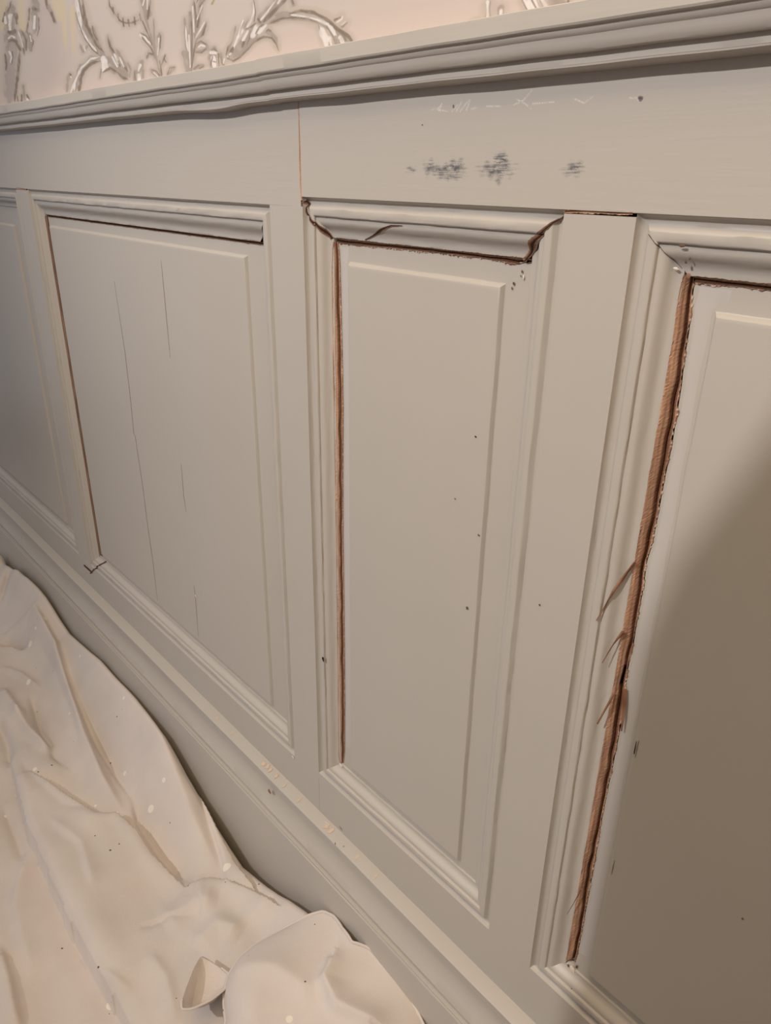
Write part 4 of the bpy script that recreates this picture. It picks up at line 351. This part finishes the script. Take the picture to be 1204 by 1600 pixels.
def panel(rect, field, parent, label, seed, cracks={}):
    """raised and fielded board: outer edge follows the torn splits, flat border, small bevel, raised field"""
    x0, x1, z0, z1 = rect; fx0, fx1, fz0, fz1 = field; w_ = .0705; N_ = {'l': 160, 'r': 40, 't': 120, 'b': 40}
    def side(a, b, n, crk=None, ax=0):
        t = np.linspace(0, 1, n, endpoint=False); pts = np.array(a)[None]*(1-t[:, None])+np.array(b)[None]*t[:, None]
        if crk is not None:
            c = np.array(CRACKS[crk]); key = c[:, 3] if ax == 0 else c[:, 2]; val = c[:, 2] if ax == 0 else c[:, 3]
            o = np.argsort(key); pts[:, ax] = np.interp(pts[:, 1-ax], key[o], val[o])
        return pts
    lx = CRACKS[cracks['l']] if 'l' in cracks else None; tz = CRACKS[cracks['t']] if 't' in cracks else None
    cl = (lx[0][2] if lx else x0+w_); clb = (lx[-1][2] if lx else x0+w_); ct = tz[0][3] if tz else z1-w_; ctr = tz[-1][3] if tz else z1-w_
    xr_ = x1-w_; zb = z0+w_-.002
    L_ = side((cl, ct), (clb, zb), N_['l'], cracks.get('l'), 0); B_ = side((clb, zb), (xr_, zb), N_['b']); R_ = side((xr_, zb), (xr_, ctr), N_['r']); T_ = side((xr_, ctr), (cl, ct), N_['t'], cracks.get('t'), 1)
    outer = np.concatenate([L_, B_, R_, T_])
    def rect_loop(e):
        a, b, c, d = fx0-e, fx1+e, fz0-e, fz1+e
        return np.concatenate([side((a, d), (a, c), N_['l']), side((a, c), (b, c), N_['b']), side((b, c), (b, d), N_['r']), side((b, d), (a, d), N_['t'])])
    loops = [(outer, .046), (outer, .0300), (rect_loop(.0068), .0296), (rect_loop(.0052), .0288), (rect_loop(.0010), .0222), (rect_loop(0), .0213), (rect_loop(-.0012), .0210), (rect_loop(-.006), .0210)]
    V = []; F_ = []; n = len(outer); r = np.random.default_rng(seed); wv = wob(seed, 6, 3, 25); wu = wob(seed+3, 6, 3, 25)
    for j, (lp, d) in enumerate(loops):
        for x, z in lp:
            k = (.0005 if j >= 2 else 0) if j < 5 else 0
            V.append(P(x+k*float(wv(z*4)), d+k*.5*float(wu(x*3+z*2)), z+k*float(wu(x*4))))
    for j in range(len(loops)-1):
        for i in range(n): F_.append((j*n+i, j*n+(i+1) % n, (j+1)*n+(i+1) % n, (j+1)*n+i))
    o = (len(loops)-1)*n
    F_.append(tuple(range(o, o+n)))
    return obj('raised_panel', V, F_, paint_v, parent, smooth=True, sharp=20, label=label)
P1 = (-6.62, -3.30, BL, TL); P2 = (-3.165, -1.531, BL, TL); P3 = (-1.4035, -.729, BR_, TR_); P4 = (-.606, .36, BR_, TR_); P5 = (.485, 1.72, BR_, TR_); P6 = (1.85, 3.4, BR_, TR_)
rects = [P1, P2, P3, P4, P5, P6]
fields = [(-6.49, -3.49, -1.562, -.208), (-3.056, -1.688, -1.562, -.188), (-1.275, -.8605, -1.5315, -.1695), (-.4765, .23, -1.53, -.1675), (.615, 1.59, -1.53, -.1675), (1.98, 3.27, -1.53, -.1675)]
plabels = ['raised panel at the far left end', 'wide raised panel with hairline cracks down its boards', 'narrow raised panel split from its moulding on the left and along the top', 'raised panel with the widest split beside it and pale filler on its border', 'raised panel', 'raised panel']
pcr = [{}, {'l': 'p2_left', 't': 'p2_top'}, {'l': 'p3_left', 't': 'p3_top'}, {'l': 'p4_left', 't': 'p4_top'}, {}, {}]
WD = [{}, {'top': .0862}, {'top': .0782, 'left': .0745}, {'top': .0778, 'left': .0712}, {}, {}]
def snap(key, col, val):                # start a split right at the lip of its moulding
    for q in CRACKS[key]: q[col] = val
for k_, xe in (('p3_top', -.8005), ('p2_top', -1.6025)):
    q = list(CRACKS[k_][-1]); CRACKS[k_].append([xe, q[1], xe, q[3]])
for q in CRACKS['p2_top']: q[3] = TL-.0862-.0072
snap('p2_top', 1, TL-.0862+.0006); snap('p3_top', 1, TR_-.0782+.0006); snap('p4_top', 1, TR_-.0778+.0006)
t_ = CRACKS['p2_left']; n_ = len(t_)
for i, q in enumerate(t_): q[2] = -3.079+.014*i/(n_-1)-.004*(i/(n_-1)); q[0] = -3.0935
for q in CRACKS['p4_left']: q[0] = min(q[0], -.5342)
for q in CRACKS['p3_left']: q[0] = min(q[0], -1.3286)
panels = []; moulds = []
for k, (rc, fd) in enumerate(zip(rects, fields)):
    panels.append(panel(rc, fd, dado, plabels[k] if k < 4 else None, 200+k, pcr[k]))
    moulds.append({s: mould(rc, s, dado, 300+k*7+i, WD[k].get(s, .0722)) for i, s in enumerate(('top', 'bottom', 'left', 'right'))})
def surf_of(rc, wd={}):
    x0, x1, z0, z1 = rc; pr = {s: np.array(mprof(wd.get(s, .0722)))[:-1] for s in ('top', 'bottom', 'left', 'right')}
    return lambda x, z: min(float(np.interp(t, pr[s][:, 0], pr[s][:, 1], left=0)) for s, t in (('left', x-x0), ('right', x1-x), ('bottom', z-z0), ('top', z1-z)))
# ---- splits in the paint and wood
DEEP = .022
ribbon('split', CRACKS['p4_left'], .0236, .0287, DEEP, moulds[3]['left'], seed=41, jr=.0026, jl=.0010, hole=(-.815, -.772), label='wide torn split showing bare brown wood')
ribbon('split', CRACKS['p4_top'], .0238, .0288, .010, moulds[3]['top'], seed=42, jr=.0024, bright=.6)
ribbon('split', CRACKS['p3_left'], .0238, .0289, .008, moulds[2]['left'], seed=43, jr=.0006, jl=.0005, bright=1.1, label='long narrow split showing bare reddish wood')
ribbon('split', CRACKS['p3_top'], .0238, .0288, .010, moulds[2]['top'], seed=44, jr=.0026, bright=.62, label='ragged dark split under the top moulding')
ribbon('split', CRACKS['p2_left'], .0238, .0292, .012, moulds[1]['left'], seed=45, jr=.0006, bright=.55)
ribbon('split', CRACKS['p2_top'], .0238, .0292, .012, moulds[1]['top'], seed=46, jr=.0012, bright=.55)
flat = [(0, 0, 'a'), (.7, .2, 'b'), (1, .3, 's'), (1.3, .3, 's'), (1.7, .15, 'b'), (2, 0, 'a')]
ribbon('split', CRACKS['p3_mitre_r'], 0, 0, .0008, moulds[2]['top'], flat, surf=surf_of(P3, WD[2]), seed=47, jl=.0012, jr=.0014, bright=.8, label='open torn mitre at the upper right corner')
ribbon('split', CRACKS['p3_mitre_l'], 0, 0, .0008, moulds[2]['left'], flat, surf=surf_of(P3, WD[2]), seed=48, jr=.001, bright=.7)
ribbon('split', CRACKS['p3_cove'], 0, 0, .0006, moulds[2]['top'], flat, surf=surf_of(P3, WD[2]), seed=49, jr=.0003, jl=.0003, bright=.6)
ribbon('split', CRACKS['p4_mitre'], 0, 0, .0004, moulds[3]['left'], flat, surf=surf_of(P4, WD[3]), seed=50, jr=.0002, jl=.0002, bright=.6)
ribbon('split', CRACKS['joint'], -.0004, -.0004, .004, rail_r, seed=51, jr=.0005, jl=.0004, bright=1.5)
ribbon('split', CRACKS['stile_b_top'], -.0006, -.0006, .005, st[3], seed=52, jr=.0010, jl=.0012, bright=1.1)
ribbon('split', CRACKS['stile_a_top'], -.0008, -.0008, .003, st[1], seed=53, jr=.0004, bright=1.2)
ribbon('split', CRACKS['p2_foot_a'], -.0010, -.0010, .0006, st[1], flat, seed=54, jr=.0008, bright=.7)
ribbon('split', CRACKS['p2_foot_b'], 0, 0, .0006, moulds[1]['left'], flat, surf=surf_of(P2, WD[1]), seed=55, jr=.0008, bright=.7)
for k, pts in HAIR.items():
    wd = .0008 if k[:2] == 'p2' else .0011; t = np.array(pts); n_ = len(t)
    ta = np.minimum(1, np.minimum(np.arange(n_), np.arange(n_)[::-1])*.8+.25)[:, None]*wd*(1.6 if k[:2] == 'p2' else 1)
    tab = np.hstack([t-np.array([1, 0])*ta, t+np.array([1, 0])*ta])
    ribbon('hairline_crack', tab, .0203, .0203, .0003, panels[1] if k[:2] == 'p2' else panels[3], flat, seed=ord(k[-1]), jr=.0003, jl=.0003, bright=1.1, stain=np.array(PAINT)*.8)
# ---- pale filler skimmed over the borders beside the two big splits
filler = material('fresh_filler', lin(191, 185, 180), .6, .25, bump=.3, bscale=(120, 60, 30))
def fill_patch(key, fx, parent, z_lo, zt, seed, extra=0):
    t = np.array(CRACKS[key]); o = np.argsort(t[:, 3]); z = np.linspace(z_lo, zt, 90); xl = np.interp(z, t[o, 3], t[o, 2])+.0035; w1 = wob(seed, 6, 8, 60); V = []
    for a, b in zip(xl, z):
        e = fx+.001*float(w1(b)); e = e+extra*(1 if b > zt-.024 else 0)
        for k in range(5): V.append(P(a+(e-a)*k/4, .0292-(.0004 if 0 < k < 4 else -.0012), b))
    obj('filler_patch', V, grid_faces(len(z), 5, True), filler, parent, smooth=True)
fill_patch('p4_left', -.4765-.008, panels[3], -1.50, -.131, 91, .022)
fill_patch('p3_left', -1.275-.008, panels[2], -1.48, -.135, 92)
# ---- splinters standing off the torn edge
for k, tab in SPLINTERS.items():
    t = np.array(tab); n_ = len(t); V = []; Cc = []; r = np.random.default_rng(ord(k))
    for i in range(n_):
        s = i/(n_-1); y = .0215-.016*s if k != 'e' else .024-.004*s
        l, q = t[i, :2], t[i, 2:]; mdl = (l+q)/2; y = min(y, surf_of(P4, WD[3])(l[0], l[1])-.0032) if k != 'e' else y; hgt = .0025*(1-s*.7)
        for pt, dy in ((l, 0), (mdl, -hgt), (q, 0), (mdl, hgt)):
            V.append(P(pt[0]+r.normal(0, .0006), y+dy, pt[1])); Cc.append((W_RED if r.random() < .5 else W_MID)*r.uniform(.6, 1.3))
    F_ = []
    for i in range(n_-1):
        for j in range(4): F_.append((i*4+j, i*4+(j+1) % 4, (i+1)*4+(j+1) % 4, (i+1)*4+j))
    F_ += [(0, 3, 2, 1), tuple((n_-1)*4+j for j in range(4))]
    obj('splinter', V, F_, wood, moulds[3]['left'], cols=np.array(Cc))

# ---- nail holes, knocks and chips in the paint
CC = {'k': lin(40, 32, 28), 'b': lin(104, 82, 68), 't': lin(150, 112, 90), 'w': lin(226, 214, 200), 'r': lin(150, 104, 82)}
CPAR = {'p2': panels[1], 'p3': panels[2], 'p4': panels[3], 's3': st[3], 'br': dado, 'm3l': moulds[2]['left'], 'm3b': moulds[2]['bottom'], 'm4t': moulds[3]['top'], 'm4l': moulds[3]['left'], 'm4b': moulds[3]['bottom'], 'cap': cap}
r = np.random.default_rng(77)
def chip(x, z, rx, rz, d, parent, col):
    n = 11; V = [P(x, d-.0022, z)]
    for k in range(n):
        a = k/n*6.283; q = r.uniform(.6, 1.15); V.append(P(x+rx*q*math.cos(a), d-.0012, z+rz*q*math.sin(a)))
    obj('paint_chip', V, [(0, 1+k, 1+(k+1) % n) for k in range(n)], wood, parent, cols=np.ones((n+1, 3))*np.array(col))
for x, z, rx, rz, d, par, c_ in CHIPS: chip(x, z, rx, rz, d, CPAR[par], CC[c_])
for x, l in CAPCHIPS:                   # knocks along the top of the skirting cap
    V = []; n = 12
    for k in range(n):
        a = k/n*6.283; q = r.uniform(.35, 1.3); p_ = .018+.010*q*math.sin(a); V.append(P(x+l*q*math.cos(a), -p_, -1.7855-.35*(p_-.003)+.0012))
    obj('paint_chip', V, [tuple(range(n))[::-1]], wood, cap, cols=np.ones((n, 3))*np.array(lin(208, 184, 160)))

# ---------------------------------------------------------------- dust sheet
sheet = thing('dust_sheet', 'rumpled off-white cotton dust sheet with paint drips heaped along the skirting board', 'dust sheet', P(-2, -.4, FLOOR))
SE = np.array(SHEET_EDGE); SE = SE[np.argsort(SE[:, 0])]
ye = lambda x: -np.interp(x, SE[:, 0], SE[:, 1]); ze = lambda x: np.interp(x, SE[:, 0], SE[:, 2])
def sdist(X, Y, pts):
    pts = np.array(pts); D = np.full(X.shape, 9.); S = np.zeros(X.shape); T = np.zeros(X.shape)
    seg = np.linalg.norm(np.diff(pts, axis=0), axis=1); cum = np.concatenate([[0], np.cumsum(seg)])
    for k in range(len(pts)-1):
        dx, dy = pts[k+1]-pts[k]; l2 = dx*dx+dy*dy
        t = np.clip(((X-pts[k, 0])*dx+(Y-pts[k, 1])*dy)/l2, 0, 1)
        ex, ey = X-pts[k, 0]-t*dx, Y-pts[k, 1]-t*dy; d = np.hypot(ex, ey); sg = np.sign(dx*ey-dy*ex)
        m_ = d < D; D = np.where(m_, d, D); S = np.where(m_, sg, S); T = np.where(m_, (cum[k]+t*seg[k])/cum[-1], T)
    return D*S, T
FA = {  # name: height, fall towards the wall, fall towards the room
 'r1': (.042, .035, .06), 'r2': (.070, .022, .06), 'c2': (-.030, .05, .012), 'c2b': (-.03, .05, .012),
 'r5': (.035, .010, .07), 'c6': (-.022, .008, .03), 'r8': (.03, .02, .03), 'c8': (-.055, .03, .012),
 'r9': (.042, .03, .02), 'c9': (-.035, .03, .014), 'c10': (-.05, .02, .03), 'r10': (.05, .03, .03), 'r11': (.02, .05, .05), 'r12': (.022, .04, .05), 'd1': (-.010, .006, .02), 'd2': (-.014, .02, .03), 'd3': (-.04, .02, .03),
 'e1': (-.018, .02, .02), 'e2': (.02, .02, .012), 'e3': (-.014, .03, .012), 'e4': (.012, .03, .012), 'e5': (.012, .012, .04), 'e6': (.018, .04, .02), 'e7': (-.02, .02, .02), 'e8': (.014, .02, .03)}
ST = {  # overlapping layers: height, side that lies on top (+1 wall, -1 room), reach of the top layer, reach of the hollow beside it
 'r3': (.042, -1, .10, .05), 'r3b': (.034, -1, .09, .05), 'r4': (.060, 1, .22, .12), 'c7': (.026, -1, .06, .03)}
def smooth_noise(X, Y, seed, n=14, f0=2, f1=16):
    r = np.random.default_rng(seed); o = np.zeros(X.shape)
    for _ in range(n):
        f = math.exp(r.uniform(math.log(f0), math.log(f1))); a = r.uniform(-.5, .5)+(0 if r.random() < .7 else 1.2); o += np.sin(f*(X*math.sin(a)*.6+Y*math.cos(a))+r.uniform(0, 6.28))/f
    return o
def drape(X, Y):
    h = -2.235+.030*smooth_noise(X, Y, 9)
    h = h+.085*np.exp(-((X+1.36)/.30)**2-((Y+.33)/.24)**2)
    gap = ye(X)-Y                                     # distance from the wall-side edge
    up = ze(X); h = h+(up-.02-h)*np.exp(-(gap/.13)**2)  # the edge rides up against the board
    for k, pts in FOLDS.items():
        if k not in FA: continue
        A, wp, wm = FA[k]; d, T = sdist(X, Y, pts); w_ = np.where(d > 0, wp, wm); tp = np.clip(np.minimum(T, 1-T)*5+.15, 0, 1)
        a = np.abs(d)/w_; h = h+A*np.exp(-a**1.6)*tp
    for k, (A, sd, w1, w2) in ST.items():
        d, T = sdist(X, Y, FOLDS[k]); d = d*sd; tp = np.clip(np.minimum(T, 1-T)*6, 0, 1)
        near = np.abs(d)
        h = h+A*tp*np.where(d > 0, np.exp(-(near/w1)**1.3)*(1-.35*np.exp(-(near/.016)**1.5)), -.8*np.exp(-near/w2))
    h = h+.0028*smooth_noise(X*1.0+.15*Y, Y, 33, 26, 14, 70)*12
    return h, gap
nx, ny = 860, 230
tx = np.linspace(0, 1, nx); xsn = -6.4+6.1*tx**.62
ty = np.linspace(0, 1, ny)
X = np.repeat(xsn[:, None], ny, 1); gapg = 1.35*ty[None]**1.25; Yc = ye(xsn)[:, None]-gapg
h, g = drape(X, Yc)
rr = .035                                             # rounded roll down at the wall edge
drop = np.where(g < rr, rr*(1-np.sqrt(np.clip(1-((rr-g)/rr)**2, 0, 1)))*1.6, 0)
h = np.maximum(h-drop, FLOOR+.004)
V = np.stack([X*U, Yc*U, (h+H)*U], -1)
skirt = V[:, :1].copy(); skirt[..., 2] = .003; skirt[..., 1] -= .006
V = np.concatenate([skirt, V], 1)
obj('cloth', V.reshape(-1, 3), grid_faces(nx, ny+1, False), cloth, sheet, smooth=True)
def drape1(x, y): a, b = drape(np.array([x]), np.array([y])); return float(a[0])
# the end folded back over the heap
arc = np.array(FLAP_ARC); cx, cy = -.98, -.36
loop = np.concatenate([arc, [(-.55, -.2), (-.5, -.45), (-.6, -.7), (-.85, -.75), (-1.05, -.64)]])
ang = np.unwrap(np.arctan2(loop[:, 1]-cy, loop[:, 0]-cx)); rad = np.hypot(loop[:, 0]-cx, loop[:, 1]-cy)
o = np.argsort(ang); ang, rad = ang[o], rad[o]
na, nr = 260, 60; A_ = np.linspace(ang[0], ang[0]+2*math.pi, na, endpoint=False); Rf = np.interp(A_, np.append(ang, ang[0]+2*math.pi), np.append(rad, rad[0]))
V = []
for i, a in enumerate(A_):
    for j in range(nr):
        q = 1-(j/(nr-1))**1.5 if True else 0
        x, y = cx+Rf[i]*q*math.cos(a), cy+Rf[i]*q*math.sin(a)
        V.append((x, y, q))
V = np.array(V); X, Y, Q = V[:, 0], V[:, 1], V[:, 2]
rimz = np.array([max(drape1(cx+Rf[i]*math.cos(a), min(cy+Rf[i]*math.sin(a), -.09)), -2.2) for i, a in enumerate(A_)])
rimz = np.maximum(rimz+.004, np.where((A_ > 0) | (A_ < 9), -2.125, -2.2))
rimz = np.convolve(np.concatenate([rimz[-6:], rimz, rimz[:6]]), np.ones(13)/13, 'valid')
RZ = np.repeat(rimz, nr)
body_ = -2.035+.03*smooth_noise(X*1.2, Y*1.2, 21, 14, 5, 22)
dd, T = sdist(X, Y, [(-1.13, -.17), (-1.10, -.22), (-1.02, -.24), (-.93, -.2)]); body_ += .035*np.exp(-(np.abs(dd)/np.where(dd > 0, .05, .014))**1.5)
dd, T = sdist(X, Y, [(-1.30, -.37), (-1.22, -.30), (-1.12, -.27)]); body_ += .02*np.exp(-(np.abs(dd)/np.where(dd > 0, .05, .03))**1.5)
k_ = np.clip((1-Q)/.45, 0, 1); k_ = (1-(1-k_)**2)**.7
hz = (RZ+.012)*(1-k_)+body_*k_
Vw = np.stack([X*U, Y*U, (hz+H)*U], -1)
F_ = []
for i in range(na):
    for j in range(nr-1): a0 = i*nr+j; b0 = ((i+1) % na)*nr+j; F_.append((a0, b0, b0+1, a0+1))
obj('folded_end', Vw, F_, cloth, sheet, smooth=True, label='turned-back end of the dust sheet with a stitched hem')
# hem along the folded end
def tube(path, rad_, n=6, zoff=0):
    V = []; path = np.array(path)
    for i, q in enumerate(path):
        t = path[min(i+1, len(path)-1)]-path[max(i-1, 0)]; t = t/np.linalg.norm(t); b = np.cross(t, (0, 0, 1)); b /= np.linalg.norm(b)+1e-9; c = np.cross(b, t)
        for k in range(n): a = k/n*2*math.pi; V.append(q+rad_*(b*math.cos(a)+c*math.sin(a)))
    F_ = [(i*n+k, i*n+(k+1) % n, (i+1)*n+(k+1) % n, (i+1)*n+k) for i in range(len(path)-1) for k in range(n)]
    F_ += [tuple(range(n))[::-1], tuple(range((len(path)-1)*n, len(path)*n))]
    return V, F_
idx = [i for i in range(na)]
rim = np.array([Vw[i*nr] for i in idx])
a_lo, a_hi = math.atan2(arc[-1][1]-cy, arc[-1][0]-cx), math.atan2(arc[0][1]-cy, arc[0][0]-cx)
sel = [i for i in range(na) if ((A_[i]-a_lo) % (2*math.pi)) < ((a_hi-a_lo) % (2*math.pi))]
sel.sort(key=lambda i: (A_[i]-a_lo) % (2*math.pi))
v, f = tube([rim[i]+np.array([0, 0, .0008]) for i in sel], .0016); obj('hem', v, f, cloth, sheet, smooth=True)
# the curled corner beside it: an open cone of cloth
cu = np.array(CURL); cen = np.array([(cu[:, 0].mean()), (cu[:, 1].mean())]); m_ = len(cu)
lip = np.array([.022, .040, .052, .058, .056, .052, .046, .036, .022, .010, .010])
ns, nr_ = 132, 16; tt = np.linspace(0, m_, ns, endpoint=False)
def cyc(a): 
    v_ = np.interp(tt, np.arange(m_+1), np.append(a, a[0])); k3 = np.ones(7)/7
    return np.convolve(np.concatenate([v_[-3:], v_, v_[:3]]), k3, 'valid')
bx, by, bz = cyc(cu[:, 0]), cyc(cu[:, 1]), cyc(lip)
zb0 = -2.13; V = []
for i in range(ns):
    for j in range(nr_+4):
        r_ = min(1, j/(nr_-1)); q = cen+(np.array([bx[i], by[i]])-cen)*(.02+.98*r_)
        z = zb0-.004+(bz[i]+.004)*r_**2.6
        if j >= nr_:
            k = j-nr_+1; q = cen+(np.array([bx[i], by[i]])-cen)*(1-(.012, .14, .32, .5)[k-1]); z = zb0+bz[i]-(.004, .014, .03, .06)[k-1]
        V.append((q[0]*U, q[1]*U, (z+H)*U))
V = np.array(V); w_ = nr_+4
F_ = [(i*w_+j, ((i+1) % ns)*w_+j, ((i+1) % ns)*w_+j+1, i*w_+j+1) for i in range(ns) for j in range(w_-1)]
obj('curled_corner', V, F_, cloth, sheet, smooth=True, label='corner of the dust sheet curled open into a little pocket')
v, f = tube([V[(i % ns)*w_+nr_-1]+np.array([0, 0, .0004]) for i in range(34, 108)], .0013); obj('hem', v, f, cloth, sheet, smooth=True)

# ---------------------------------------------------------------- unseen slab added behind the camera to cast the panel's diagonal shadow
pr = [(-.955, FLOOR), (-.960, .73), (-.937, .85), (-.56, 1.80), (.8, 1.80), (.8, FLOOR)]; n = len(pr)
v = [P(x, d, z) for d in (-1.9, -1.75) for x, z in pr]
f = [tuple(range(n)), tuple(range(n, 2*n))[::-1]]+[(k, n+k, n+(k+1) % n, (k+1) % n) for k in range(n)]
obj('shadow_blocker', v, f, plaster, kind='structure')
